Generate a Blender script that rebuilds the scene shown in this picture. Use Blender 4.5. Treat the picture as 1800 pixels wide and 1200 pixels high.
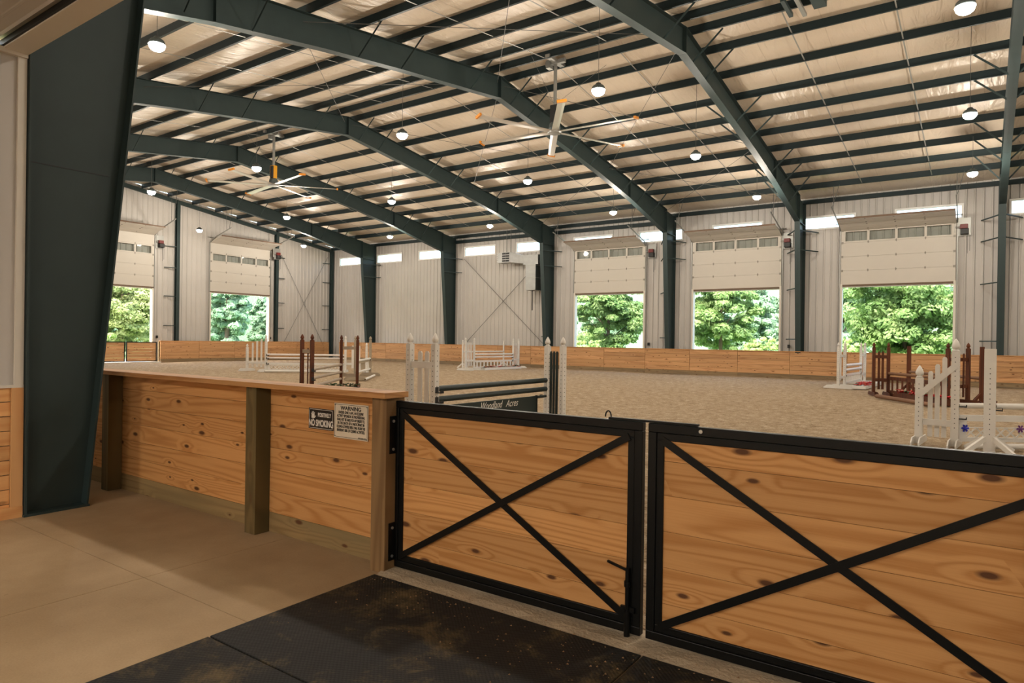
import bpy, math, random
from mathutils import Vector, Matrix
random.seed(7)
R = math.radians
for o in list(bpy.data.objects): bpy.data.objects.remove(o)
scene = bpy.context.scene
COL = scene.collection

# ------------------------------------------------------------ camera, world, sun, exposure
cd = bpy.data.cameras.new('camera'); cam = bpy.data.objects.new('camera', cd); COL.objects.link(cam)
yaw, pitch, roll = R(54.972), R(-.138), R(.814)
F = Vector((-math.cos(yaw)*math.cos(pitch), math.sin(yaw)*math.cos(pitch), math.sin(pitch)))
rt = Vector((math.sin(yaw), math.cos(yaw), 0)); up = rt.cross(F)
RR = rt*math.cos(roll)+up*math.sin(roll); UU = up*math.cos(roll)-rt*math.sin(roll)
m = Matrix((RR, UU, -F)).transposed().to_4x4(); m.translation = Vector((0, 0, 1.62))
cam.matrix_world = m
cd.sensor_width = 36; cd.lens = 1174.13/1800*36; cd.clip_start = .05; cd.clip_end = 500
scene.camera = cam

w = bpy.data.worlds.new('sky'); scene.world = w; w.use_nodes = True
nt = w.node_tree; nt.nodes.clear()
sk = nt.nodes.new('ShaderNodeTexSky'); sk.sky_type = 'NISHITA'; sk.sun_disc = False
sk.sun_elevation = R(50); sk.sun_rotation = R(200); sk.air_density = 1.2; sk.dust_density = 4
bg = nt.nodes.new('ShaderNodeBackground'); bg.inputs[1].default_value = 1.1
wo = nt.nodes.new('ShaderNodeOutputWorld')
nt.links.new(sk.outputs[0], bg.inputs[0]); nt.links.new(bg.outputs[0], wo.inputs[0])

sl = bpy.data.lights.new('sun', 'SUN'); sun = bpy.data.objects.new('sun', sl); COL.objects.link(sun)
sl.energy = 6.5; sl.angle = R(2); sl.color = (1, .95, .86)
sun.rotation_euler = (R(40), 0, R(35))      # light travels from the camera side of the barn (south-east), high
LAMP_W = 262.0
AISLE_W = 120.0
LAMP_COL = (1.0, .89, .75)
scene.view_settings.view_transform = 'Standard'; scene.view_settings.look = 'None'
scene.view_settings.gamma = 1; scene.view_settings.exposure = 0.42
try: scene.view_settings.use_curve_mapping = False
except Exception: pass

# ------------------------------------------------------------ node helpers / materials
def newmat(name):
    m = bpy.data.materials.new(name); m.use_nodes = True
    n = m.node_tree.nodes; b = n['Principled BSDF']
    return m, n, m.node_tree.links, b
def rgb(c): return (c[0], c[1], c[2], 1)
def plain(name, c, rough=.6, metal=0, var=.0, bump=0, bscale=60, spec=.4):
    m, n, l, b = newmat(name)
    b.inputs['Base Color'].default_value = rgb(c); b.inputs['Roughness'].default_value = rough
    b.inputs['Metallic'].default_value = metal; b.inputs['Specular IOR Level'].default_value = spec
    tc = n.new('ShaderNodeTexCoord')
    if var:
        no = n.new('ShaderNodeTexNoise'); no.inputs['Scale'].default_value = 3.5; no.inputs['Detail'].default_value = 6
        l.new(tc.outputs['Object'], no.inputs['Vector'])
        mx = n.new('ShaderNodeMix'); mx.data_type = 'RGBA'
        mx.inputs[6].default_value = rgb([v*(1-var) for v in c]); mx.inputs[7].default_value = rgb([min(1, v*(1+var)) for v in c])
        l.new(no.outputs[0], mx.inputs[0]); l.new(mx.outputs[2], b.inputs['Base Color'])
    if bump:
        no2 = n.new('ShaderNodeTexNoise'); no2.inputs['Scale'].default_value = bscale; no2.inputs['Detail'].default_value = 4
        l.new(tc.outputs['Object'], no2.inputs['Vector'])
        bp = n.new('ShaderNodeBump'); bp.inputs['Strength'].default_value = bump; bp.inputs['Distance'].default_value = .01
        l.new(no2.outputs[0], bp.inputs['Height']); l.new(bp.outputs[0], b.inputs['Normal'])
    return m
def ramp(n, stops):
    r = n.new('ShaderNodeValToRGB'); e = r.color_ramp.elements
    while len(e) < len(stops): e.new(.5)
    for i, (p, c) in enumerate(stops): e[i].position = p; e[i].color = rgb(c) if len(c) == 3 else c
    return r
def math_n(n, l, op, a, b=None):
    q = n.new('ShaderNodeMath'); q.operation = op
    for i, v in enumerate((a, b)):
        if v is None: continue
        if isinstance(v, (int, float)): q.inputs[i].default_value = v
        else: l.new(v, q.inputs[i])
    return q.outputs[0]
def pine(name, light, dark, knot=(.10, .04, .015), stain=None, axis='X', knots=1.0, tone=.25, rings=11, random_shift=True):
    """pine board: long grain on the board's own length, cathedral rings, knots, tone per board"""
    m, n, l, b = newmat(name)
    tc = n.new('ShaderNodeTexCoord'); oi = n.new('ShaderNodeObjectInfo')
    sep = n.new('ShaderNodeSeparateXYZ'); l.new(tc.outputs['Object'], sep.inputs[0])
    long_, cross = (sep.outputs['X'], sep.outputs['Z']) if axis == 'X' else (sep.outputs['Z'], sep.outputs['X'])
    depth = sep.outputs['Y']
    sh = math_n(n, l, 'MULTIPLY', oi.outputs['Random'], 83.0)
    lx = math_n(n, l, 'ADD', long_, sh)
    cz = math_n(n, l, 'ADD', cross, math_n(n, l, 'MULTIPLY', oi.outputs['Random'], 31.0))
    # knots: sparse voronoi, stretched along the grain
    cv = n.new('ShaderNodeCombineXYZ')
    l.new(math_n(n, l, 'MULTIPLY', lx, 2.1), cv.inputs[0]); l.new(math_n(n, l, 'MULTIPLY', cz, 5.2), cv.inputs[1])
    vo = n.new('ShaderNodeTexVoronoi'); vo.voronoi_dimensions = '2D'; vo.inputs['Scale'].default_value = 1.0
    l.new(cv.outputs[0], vo.inputs['Vector'])
    keep = n.new('ShaderNodeSeparateColor'); l.new(vo.outputs['Color'], keep.inputs[0])
    rad = math_n(n, l, 'MULTIPLY', math_n(n, l, 'GREATER_THAN', keep.outputs[0], .42), 1.0)
    rsz = math_n(n, l, 'ADD', math_n(n, l, 'MULTIPLY', keep.outputs[1], .07), .035)
    kd = math_n(n, l, 'DIVIDE', vo.outputs['Distance'], rsz)          # 0 at knot centre .. 1 at edge
    kmask = n.new('ShaderNodeMapRange'); kmask.inputs[1].default_value = 1.25; kmask.inputs[2].default_value = .6
    l.new(kd, kmask.inputs[0])
    km = math_n(n, l, 'MULTIPLY', math_n(n, l, 'MULTIPLY', kmask.outputs[0], rad), knots)
    swirl = n.new('ShaderNodeMapRange'); swirl.inputs[1].default_value = 4.5; swirl.inputs[2].default_value = 0
    l.new(kd, swirl.inputs[0])
    sw = math_n(n, l, 'MULTIPLY', math_n(n, l, 'MULTIPLY', swirl.outputs[0], rad), .10*knots)
    # rings
    rv = n.new('ShaderNodeCombineXYZ')
    l.new(math_n(n, l, 'MULTIPLY', lx, .24), rv.inputs[0]); l.new(math_n(n, l, 'MULTIPLY', cz, 4.6), rv.inputs[1]); l.new(depth, rv.inputs[2])
    no = n.new('ShaderNodeTexNoise'); no.inputs['Scale'].default_value = 1.0; no.inputs['Detail'].default_value = 1.5; no.inputs['Roughness'].default_value = .35
    l.new(rv.outputs[0], no.inputs['Vector'])
    ph = math_n(n, l, 'MULTIPLY', math_n(n, l, 'ADD', no.outputs[0], sw), rings*6.28)
    ring = math_n(n, l, 'SINE', ph)
    ring = math_n(n, l, 'POWER', math_n(n, l, 'ADD', math_n(n, l, 'MULTIPLY', ring, .5), .5), 2.2)
    fv = n.new('ShaderNodeCombineXYZ')
    l.new(math_n(n, l, 'MULTIPLY', lx, 3.0), fv.inputs[0]); l.new(math_n(n, l, 'MULTIPLY', cz, 150), fv.inputs[1])
    fn = n.new('ShaderNodeTexNoise'); fn.inputs['Scale'].default_value = 1; fn.inputs['Detail'].default_value = 3
    l.new(fv.outputs[0], fn.inputs['Vector'])
    fac = math_n(n, l, 'ADD', math_n(n, l, 'MULTIPLY', ring, .60), math_n(n, l, 'MULTIPLY', fn.outputs[0], .55))
    mx = n.new('ShaderNodeMix'); mx.data_type = 'RGBA'; l.new(fac, mx.inputs[0])
    mx.inputs[6].default_value = rgb(light); mx.inputs[7].default_value = rgb(dark)
    # tone per board
    hv = n.new('ShaderNodeHueSaturation'); l.new(mx.outputs[2], hv.inputs['Color'])
    l.new(math_n(n, l, 'ADD', math_n(n, l, 'MULTIPLY', oi.outputs['Random'], tone), 1-tone/2), hv.inputs['Value'])
    big = n.new('ShaderNodeTexNoise'); big.inputs['Scale'].default_value = 1.3; big.inputs['Detail'].default_value = 3
    l.new(rv.outputs[0], big.inputs['Vector'])
    last = hv.outputs[0]
    if stain:
        st = n.new('ShaderNodeMix'); st.data_type = 'RGBA'
        rr = ramp(n, [(.42, (0, 0, 0)), (.62, (1, 1, 1))]); l.new(big.outputs[0], rr.inputs[0])
        l.new(math_n(n, l, 'MULTIPLY', rr.outputs[0], .75), st.inputs[0]); l.new(last, st.inputs[6]); st.inputs[7].default_value = rgb(stain)
        last = st.outputs[2]
    kx = n.new('ShaderNodeMix'); kx.data_type = 'RGBA'; l.new(km, kx.inputs[0]); l.new(last, kx.inputs[6]); kx.inputs[7].default_value = rgb(knot)
    l.new(kx.outputs[2], b.inputs['Base Color']); b.inputs['Roughness'].default_value = .62
    b.inputs['Specular IOR Level'].default_value = .25
    bp = n.new('ShaderNodeBump'); bp.inputs['Strength'].default_value = .25; bp.inputs['Distance'].default_value = .003
    l.new(fac, bp.inputs['Height']); l.new(bp.outputs[0], b.inputs['Normal'])
    return m

M = {}
M['pine'] = pine('fresh_pine', (.63, .335, .13), (.43, .19, .055), rings=15)
M['pine_far'] = pine('kick_pine', (.56, .32, .155), (.34, .165, .07), knots=1.0, rings=8, tone=.42, stain=(.48, .27, .12))
M['pine_grey'] = pine('treated_kick_board', (.27, .19, .10), (.16, .105, .055), rings=9, stain=(.16, .12, .075))
M['treated'] = pine('treated_post', (.21, .145, .06), (.11, .075, .03), axis='Z', rings=12, knots=.5, stain=(.065, .055, .022))
M['treated_h'] = pine('treated_board', (.36, .245, .11), (.22, .14, .06), rings=14, stain=(.22, .165, .08))
M['treated_end'] = pine('end_post_pine', (.27, .165, .075), (.16, .09, .038), axis='Z', rings=12, knots=.5)
M['cap'] = pine('cap_pine', (.56, .30, .12), (.36, .16, .055), knots=.3)
M['wainscot'] = pine('wainscot_pine', (.70, .40, .17), (.56, .27, .10), knots=.5, rings=6)
M['wainscot_v'] = pine('wainscot_trim_pine', (.72, .42, .19), (.60, .30, .12), axis='Z', knots=.5, rings=6)
M['steel'] = plain('dark_teal_steel', (.025, .041, .041), .55, 0, .15, spec=.3)
M['steel_purlin'] = plain('purlin_steel', (.010, .021, .024), .5, 0, .15, spec=.3)
M['black'] = plain('black_gate_steel', (.004, .0042, .004), .4, 0, .2, .08, 120, spec=.22)
M['bolt'] = plain('zinc_bolt', (.55, .55, .53), .35, .8)
M['galv'] = plain('galvanised_sheet', (.30, .30, .29), .4, .6, .25)
M['galv_dark'] = plain('galvanised_dark', (.10, .12, .12), .5, .6, .1)
M['track'] = plain('track_steel', (.30, .30, .28), .45, .6)
M['rod'] = plain('brace_rod', (.10, .10, .095), .5, .3)
M['white_trim'] = plain('white_trim', (.62, .58, .51), .5, 0, .04)
M['window_white'] = plain('window_frame_white', (.78, .77, .74), .45)
M['door_white'] = plain('door_panel_white', (.50, .465, .41), .5, 0, .03)
M['hinge'] = plain('door_hinge', (.22, .20, .17), .5, .5)
M['seal'] = plain('rubber_seal', (.14, .09, .06), .8)
M['red'] = plain('motor_red', (.13, .012, .01), .45)
M['dark'] = plain('dark_plastic', (.012, .012, .012), .5)
M['white_paint'] = plain('white_jump_paint', (.66, .63, .58), .5, 0, .06, .1, 30)
M['white_worn'] = plain('worn_white_paint', (.60, .58, .54), .6, 0, .18, .15, 30)
M['beige_paint'] = plain('beige_jump_paint', (.33, .27, .19), .6, 0, .1)
M['brown_stain'] = pine('brown_stained_wood', (.115, .034, .012), (.05, .014, .006), axis='Z', knots=.3, rings=6)
M['brown_log'] = plain('brown_log', (.16, .075, .035), .7, 0, .3)
M['rail_taupe'] = plain('taupe_pole', (.30, .235, .17), .6, 0, .15)
M['black_paint'] = plain('dark_green_paint', (.010, .020, .018), .45)
M['lilac'] = plain('white_pole_paint', (.66, .60, .56), .5, 0, .08)
M['orange'] = plain('orange_tip', (.55, .20, .015), .4)
M['blade'] = plain('fan_blade_metal', (.62, .60, .56), .35, .4)
M['yellow'] = plain('fan_motor_yellow', (.60, .27, .01), .4)
M['sign_white'] = plain('sign_white', (.62, .54, .42), .5)
M['sign_black'] = plain('sign_black', (.012, .012, .012), .4)
M['text_black'] = plain('print_black', (.02, .017, .014), .6)
M['text_white'] = plain('print_white', (.70, .66, .60), .5)
M['fl_red'] = plain('red_petals', (.55, .02, .02), .6)
M['fl_coral'] = plain('coral_petals', (.62, .10, .06), .6)
M['fl_blue'] = plain('blue_petals', (.02, .025, .35), .6)
M['fl_purple'] = plain('purple_petals', (.16, .04, .20), .6)
M['fl_cream'] = plain('cream_petals', (.60, .50, .38), .6)
M['fl_green'] = plain('flower_leaves', (.04, .09, .03), .6)

def mat_glass():
    m, n, l, b = newmat('window_glass')
    n.remove(b); out = n['Material Output']
    t = n.new('ShaderNodeBsdfTransparent'); t.inputs[0].default_value = (.86, .88, .87, 1)
    g = n.new('ShaderNodeBsdfGlossy'); g.inputs['Roughness'].default_value = .04
    fr = n.new('ShaderNodeFresnel'); mx = n.new('ShaderNodeMixShader')
    ge = n.new('ShaderNodeNewGeometry')
    l.new(math_n(n, l, 'MULTIPLY', fr.outputs[0], math_n(n, l, 'SUBTRACT', 1.0, ge.outputs['Backfacing'])), mx.inputs[0]); l.new(t.outputs[0], mx.inputs[1]); l.new(g.outputs[0], mx.inputs[2]); l.new(mx.outputs[0], out.inputs[0])
    return m
M['glass'] = mat_glass()
def mat_emit(name, c, s):
    m, n, l, b = newmat(name); b.inputs['Emission Color'].default_value = rgb(c); b.inputs['Emission Strength'].default_value = s
    b.inputs['Base Color'].default_value = rgb(c); return m
M['lamp_face'] = mat_emit('lamp_lens', (1, .95, .86), 60)

def mat_wall():
    m, n, l, b = newmat('ribbed_wall_steel')
    tc = n.new('ShaderNodeTexCoord'); no = n.new('ShaderNodeTexNoise'); no.inputs['Scale'].default_value = .6; no.inputs['Detail'].default_value = 5
    l.new(tc.outputs['Object'], no.inputs['Vector'])
    rr = ramp(n, [(.3, (.45, .425, .395)), (.7, (.50, .475, .445))]); l.new(no.outputs[0], rr.inputs[0])
    l.new(rr.outputs[0], b.inputs['Base Color']); b.inputs['Roughness'].default_value = .48; b.inputs['Specular IOR Level'].default_value = .35
    return m
M['wall'] = mat_wall()
def mat_ceiling():
    m, n, l, b = newmat('vinyl_roof_insulation')
    tc = n.new('ShaderNodeTexCoord')
    mp = n.new('ShaderNodeMapping'); mp.inputs['Scale'].default_value = (2.2, .45, 1); l.new(tc.outputs['Object'], mp.inputs[0])
    no = n.new('ShaderNodeTexNoise'); no.inputs['Scale'].default_value = 1.6; no.inputs['Detail'].default_value = 5; no.inputs['Distortion'].default_value = 1.3
    l.new(mp.outputs[0], no.inputs['Vector'])
    n2 = n.new('ShaderNodeTexNoise'); n2.inputs['Scale'].default_value = .35; l.new(tc.outputs['Object'], n2.inputs['Vector'])
    # sheet seams run up the slope every 1.8 m
    sep = n.new('ShaderNodeSeparateXYZ'); l.new(tc.outputs['Object'], sep.inputs[0])
    fr = math_n(n, l, 'FRACT', math_n(n, l, 'MULTIPLY', sep.outputs['X'], 1/1.83))
    seam = math_n(n, l, 'LESS_THAN', fr, .012)
    rr = ramp(n, [(.3, (.55, .46, .355)), (.7, (.65, .56, .45))]); l.new(n2.outputs[0], rr.inputs[0])
    mx = n.new('ShaderNodeMix'); mx.data_type = 'RGBA'; l.new(math_n(n, l, 'MULTIPLY', seam, .35), mx.inputs[0]); l.new(rr.outputs[0], mx.inputs[6]); mx.inputs[7].default_value = (.3, .24, .17, 1)
    l.new(mx.outputs[2], b.inputs['Base Color'])
    b.inputs['Roughness'].default_value = .38; b.inputs['Specular IOR Level'].default_value = .5
    bp = n.new('ShaderNodeBump'); bp.inputs['Strength'].default_value = .8; bp.inputs['Distance'].default_value = .09
    l.new(no.outputs[0], bp.inputs['Height']); l.new(bp.outputs[0], b.inputs['Normal'])
    return m
M['ceiling'] = mat_ceiling()
def mat_sand():
    m, n, l, b = newmat('arena_footing')
    tc = n.new('ShaderNodeTexCoord')
    a = n.new('ShaderNodeTexNoise'); a.inputs['Scale'].default_value = 30; a.inputs['Detail'].default_value = 5; a.inputs['Roughness'].default_value = .75
    c = n.new('ShaderNodeTexNoise'); c.inputs['Scale'].default_value = 5; c.inputs['Detail'].default_value = 7; c.inputs['Roughness'].default_value = .7
    d = n.new('ShaderNodeTexNoise'); d.inputs['Scale'].default_value = .25; d.inputs['Detail'].default_value = 3
    for q in (a, c, d): l.new(tc.outputs['Object'], q.inputs['Vector'])
    f = math_n(n, l, 'ADD', math_n(n, l, 'MULTIPLY', a.outputs[0], .55), math_n(n, l, 'MULTIPLY', c.outputs[0], .45))
    rr = ramp(n, [(.38, (.14, .09, .048)), (.46, (.36, .26, .16)), (.55, (.48, .37, .25)), (.63, (.70, .60, .46))]); l.new(f, rr.inputs[0])
    mx = n.new('ShaderNodeMix'); mx.data_type = 'RGBA'; mx.blend_type = 'MULTIPLY'; mx.inputs[0].default_value = .25
    r2 = ramp(n, [(.35, (.75, .72, .68)), (.65, (1, 1, 1))]); l.new(d.outputs[0], r2.inputs[0])
    l.new(rr.outputs[0], mx.inputs[6]); l.new(r2.outputs[0], mx.inputs[7])
    l.new(mx.outputs[2], b.inputs['Base Color']); b.inputs['Roughness'].default_value = .95; b.inputs['Specular IOR Level'].default_value = .1
    bp = n.new('ShaderNodeBump'); bp.inputs['Strength'].default_value = 1; bp.inputs['Distance'].default_value = .07
    l.new(f, bp.inputs['Height']); l.new(bp.outputs[0], b.inputs['Normal'])
    return m
M['sand'] = mat_sand()
def mat_concrete():
    m, n, l, b = newmat('aisle_concrete')
    tc = n.new('ShaderNodeTexCoord')
    a = n.new('ShaderNodeTexNoise'); a.inputs['Scale'].default_value = .9; a.inputs['Detail'].default_value = 8; a.inputs['Roughness'].default_value = .6
    c = n.new('ShaderNodeTexNoise'); c.inputs['Scale'].default_value = 90; c.inputs['Detail'].default_value = 4
    e = n.new('ShaderNodeTexNoise'); e.inputs['Scale'].default_value = 9; e.inputs['Detail'].default_value = 6; e.inputs['Roughness'].default_value = .8
    for q in (a, c, e): l.new(tc.outputs['Object'], q.inputs['Vector'])
    f = math_n(n, l, 'ADD', math_n(n, l, 'MULTIPLY', a.outputs[0], .8), math_n(n, l, 'MULTIPLY', c.outputs[0], .2))
    rr = ramp(n, [(.34, (.275, .185, .10)), (.5, (.355, .25, .142)), (.66, (.44, .32, .19))]); l.new(f, rr.inputs[0])
    sp = ramp(n, [(.30, (.55, .5, .45)), (.36, (1, 1, 1))]); l.new(e.outputs[0], sp.inputs[0])
    mx = n.new('ShaderNodeMix'); mx.data_type = 'RGBA'; mx.blend_type = 'MULTIPLY'; mx.inputs[0].default_value = .6
    l.new(rr.outputs[0], mx.inputs[6]); l.new(sp.outputs[0], mx.inputs[7]); l.new(mx.outputs[2], b.inputs['Base Color'])
    b.inputs['Roughness'].default_value = .7; b.inputs['Specular IOR Level'].default_value = .25
    bp = n.new('ShaderNodeBump'); bp.inputs['Strength'].default_value = .15; bp.inputs['Distance'].default_value = .004
    l.new(c.outputs[0], bp.inputs['Height']); l.new(bp.outputs[0], b.inputs['Normal'])
    return m
M['concrete'] = mat_concrete()
def mat_mat():
    m, n, l, b = newmat('rubber_mat')
    tc = n.new('ShaderNodeTexCoord')
    a = n.new('ShaderNodeTexNoise'); a.inputs['Scale'].default_value = 3.2; a.inputs['Detail'].default_value = 10; a.inputs['Roughness'].default_value = .82; a.inputs['Distortion'].default_value = .4
    a2 = n.new('ShaderNodeTexNoise'); a2.inputs['Scale'].default_value = 1.1; a2.inputs['Detail'].default_value = 4
    for q in (a, a2): l.new(tc.outputs['Object'], q.inputs['Vector'])
    d1 = ramp(n, [(.515, (0, 0, 0)), (.72, (1, 1, 1))]); l.new(math_n(n, l, 'ADD', math_n(n, l, 'MULTIPLY', a.outputs[0], .72), math_n(n, l, 'MULTIPLY', a2.outputs[0], .3)), d1.inputs[0])
    mx = n.new('ShaderNodeMix'); mx.data_type = 'RGBA'; l.new(d1.outputs[0], mx.inputs[0]); mx.inputs[6].default_value = (.013, .014, .014, 1); mx.inputs[7].default_value = (.19, .135, .06, 1)
    l.new(mx.outputs[2], b.inputs['Base Color']); b.inputs['Roughness'].default_value = .66; b.inputs['Specular IOR Level'].default_value = .25
    # small raised diamonds moulded into the rubber
    mp = n.new('ShaderNodeMapping'); mp.inputs['Rotation'].default_value = (0, 0, R(45)); mp.inputs['Scale'].default_value = (55, 55, 55); l.new(tc.outputs['Object'], mp.inputs[0])
    ch = n.new('ShaderNodeTexVoronoi'); ch.inputs['Scale'].default_value = 1; ch.inputs['Randomness'].default_value = 0; ch.voronoi_dimensions = '2D'; l.new(mp.outputs[0], ch.inputs['Vector'])
    bp = n.new('ShaderNodeBump'); bp.inputs['Strength'].default_value = .5; bp.inputs['Distance'].default_value = .006; bp.invert = True
    l.new(ch.outputs['Distance'], bp.inputs['Height']); l.new(bp.outputs[0], b.inputs['Normal'])
    return m
M['mat'] = mat_mat()
def mat_leaf(name, c1, c2, trans=.35):
    m, n, l, b = newmat(name)
    oi = n.new('ShaderNodeTexCoord'); no = n.new('ShaderNodeTexNoise'); no.inputs['Scale'].default_value = 1.2; no.inputs['Detail'].default_value = 6
    l.new(oi.outputs['Object'], no.inputs['Vector'])
    rr = ramp(n, [(.35, c1), (.65, c2)]); l.new(no.outputs[0], rr.inputs[0])
    l.new(rr.outputs[0], b.inputs['Base Color']); b.inputs['Roughness'].default_value = .55
    tr = n.new('ShaderNodeBsdfTranslucent'); l.new(rr.outputs[0], tr.inputs[0])
    mx = n.new('ShaderNodeMixShader'); mx.inputs[0].default_value = trans
    out = n['Material Output']; l.new(b.outputs[0], mx.inputs[1]); l.new(tr.outputs[0], mx.inputs[2]); l.new(mx.outputs[0], out.inputs[0])
    return m
M['leaf_maple'] = mat_leaf('maple_leaves', (.13, .25, .06), (.29, .41, .14), .35)
M['leaf_olive'] = mat_leaf('olive_leaves', (.20, .27, .09), (.40, .44, .18), .4)
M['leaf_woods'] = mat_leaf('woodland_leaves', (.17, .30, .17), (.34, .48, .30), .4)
M['leaf_shrub'] = mat_leaf('shrub_leaves', (.20, .32, .08), (.45, .52, .18))
M['bark'] = plain('bark', (.14, .10, .07), .9, 0, .3, .5, 12)
M['grass'] = plain('grass', (.16, .26, .07), .95, 0, .25, .4, 20)
M['hill'] = plain('wooded_hillside', (.10, .19, .09), .95, 0, .5, .8, 2)
M['gravel'] = plain('pale_gravel', (.52, .49, .43), .95, 0, .12, .4, 40)
M['crumb'] = plain('dirt_crumb', (.20, .12, .06), .95)
M['rubble'] = plain('pale_footing_strip', (.36, .285, .195), .95, 0, .4, .9, 45)

# ------------------------------------------------------------ mesh helpers
class MB:
    def __init__(s): s.v = []; s.f = []
    def add(s, vs, fs):
        o = len(s.v); s.v += [tuple(v) for v in vs]; s.f += [tuple(i+o for i in f) for f in fs]; return s
    def box(s, a, b, mtx=None):
        x0, y0, z0 = a; x1, y1, z1 = b
        vs = [(x0, y0, z0), (x1, y0, z0), (x1, y1, z0), (x0, y1, z0), (x0, y0, z1), (x1, y0, z1), (x1, y1, z1), (x0, y1, z1)]
        if mtx is not None: vs = [mtx @ Vector(v) for v in vs]
        return s.add(vs, [(0, 3, 2, 1), (4, 5, 6, 7), (0, 1, 5, 4), (1, 2, 6, 5), (2, 3, 7, 6), (3, 0, 4, 7)])
    def bar(s, p, q, w, h, upv=(0, 0, 1)):
        """rectangular bar from p to q: w across, h along upv"""
        p = Vector(p); q = Vector(q); d = (q-p).normalized(); u = Vector(upv)
        if abs(d.dot(u)) > .98: u = Vector((0, 1, 0))
        r_ = d.cross(u).normalized(); u = r_.cross(d).normalized()
        vs = [p+r_*a*w/2+u*b*h/2 for a, b in ((-1, -1), (1, -1), (1, 1), (-1, 1))]
        vs += [q+r_*a*w/2+u*b*h/2 for a, b in ((-1, -1), (1, -1), (1, 1), (-1, 1))]
        return s.add(vs, [(0, 3, 2, 1), (4, 5, 6, 7), (0, 1, 5, 4), (1, 2, 6, 5), (2, 3, 7, 6), (3, 0, 4, 7)])
    def tube(s, p, q, r, n=8, r2=None):
        p = Vector(p); q = Vector(q); r2 = r if r2 is None else r2
        d = (q-p).normalized(); u = Vector((0, 0, 1)) if abs(d.z) < .95 else Vector((1, 0, 0))
        a = d.cross(u).normalized(); b = d.cross(a)
        vs = [p+(a*math.cos(t)+b*math.sin(t))*r for t in [2*math.pi*i/n for i in range(n)]]
        vs += [q+(a*math.cos(t)+b*math.sin(t))*r2 for t in [2*math.pi*i/n for i in range(n)]]
        fs = [(i, i+n, (i+1) % n+n, (i+1) % n) for i in range(n)]
        fs += [tuple(range(n)), tuple(range(2*n-1, n-1, -1))]
        return s.add(vs, fs)
    def lathe(s, prof, n=10, at=(0, 0, 0)):
        vs = []
        for r_, z in prof: vs += [(at[0]+r_*math.cos(2*math.pi*i/n), at[1]+r_*math.sin(2*math.pi*i/n), at[2]+z) for i in range(n)]
        fs = [(j*n+i, j*n+(i+1) % n, (j+1)*n+(i+1) % n, (j+1)*n+i) for j in range(len(prof)-1) for i in range(n)]
        fs += [tuple(range(n-1, -1, -1)), tuple(range((len(prof)-1)*n, len(prof)*n))]
        return s.add(vs, fs)
    def prism(s, poly, d0, d1, axis='X'):
        """polygon extruded along axis; poly given in the other two axes"""
        n = len(poly)
        def p3(a, b, d): return (d, a, b) if axis == 'X' else ((a, d, b) if axis == 'Y' else (a, b, d))
        vs = [p3(a, b, d0) for a, b in poly]+[p3(a, b, d1) for a, b in poly]
        fs = [tuple(range(n-1, -1, -1)), tuple(range(n, 2*n))]+[(i, (i+1) % n, (i+1) % n+n, i+n) for i in range(n)]
        return s.add(vs, fs)
    def ball(s, c, r, seg=8, rings=5, sz=1):
        prof = [(max(.001, r*math.sin(math.pi*i/rings)), -r*sz*math.cos(math.pi*i/rings)) for i in range(rings+1)]
        return s.lathe(prof, seg, c)
    def mesh(s, name, mat, smooth=False):
        me = bpy.data.meshes.new(name); me.from_pydata(s.v, [], s.f); me.update()
        mats = mat if isinstance(mat, list) else [mat]
        for q in mats: me.materials.append(q)
        import bmesh
        bm = bmesh.new(); bm.from_mesh(me); bmesh.ops.recalc_face_normals(bm, faces=bm.faces); bm.to_mesh(me); bm.free()
        if smooth:
            for p in me.polygons: p.use_smooth = True
        return me
    def build(s, name, mat, parent=None, loc=(0, 0, 0), rot=None, smooth=False, bevel=0):
        return put(s.mesh(name, mat, smooth), name, parent, loc, rot, bevel)
def put(me, name, parent=None, loc=(0, 0, 0), rot=None, bevel=0):
    o = bpy.data.objects.new(name, me); COL.objects.link(o)
    o.location = loc
    if rot: o.rotation_euler = rot
    if parent: o.parent = parent
    if bevel:
        b = o.modifiers.new('bevel', 'BEVEL'); b.width = bevel; b.segments = 2; b.limit_method = 'ANGLE'
    return o
def tag(o, label=None, cat=None, group=None, kind=None):
    if label: o['label'] = label
    if cat: o['category'] = cat
    if group: o['group'] = group
    if kind: o['kind'] = kind
    return o
def thing(name, label, cat, loc=(0, 0, 0), rz=0, group=None):
    o = bpy.data.objects.new(name, None); COL.objects.link(o); o.empty_display_size = .1
    o.location = loc; o.rotation_euler = (0, 0, rz)
    return tag(o, label, cat, group)
def struct_empty(name, loc=(0, 0, 0), label=None, cat=None):
    o = bpy.data.objects.new(name, None); COL.objects.link(o); o.location = loc
    return tag(o, label, cat, None, 'structure')

# ------------------------------------------------------------ dimensions
XE, YF, YN, XR = -40.85, 34.08, 2.17, 12.0     # end wall, far wall, near wall, right closure
YR = 18.13                                      # ridge
def zt(y): return 10.48-.138*abs(y-YR)          # top of rafters = bottom of purlins
FR = [-36.10, -28.57, -20.96, -13.41, -6.98, .66, 8.2]   # frame centre lines

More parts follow.
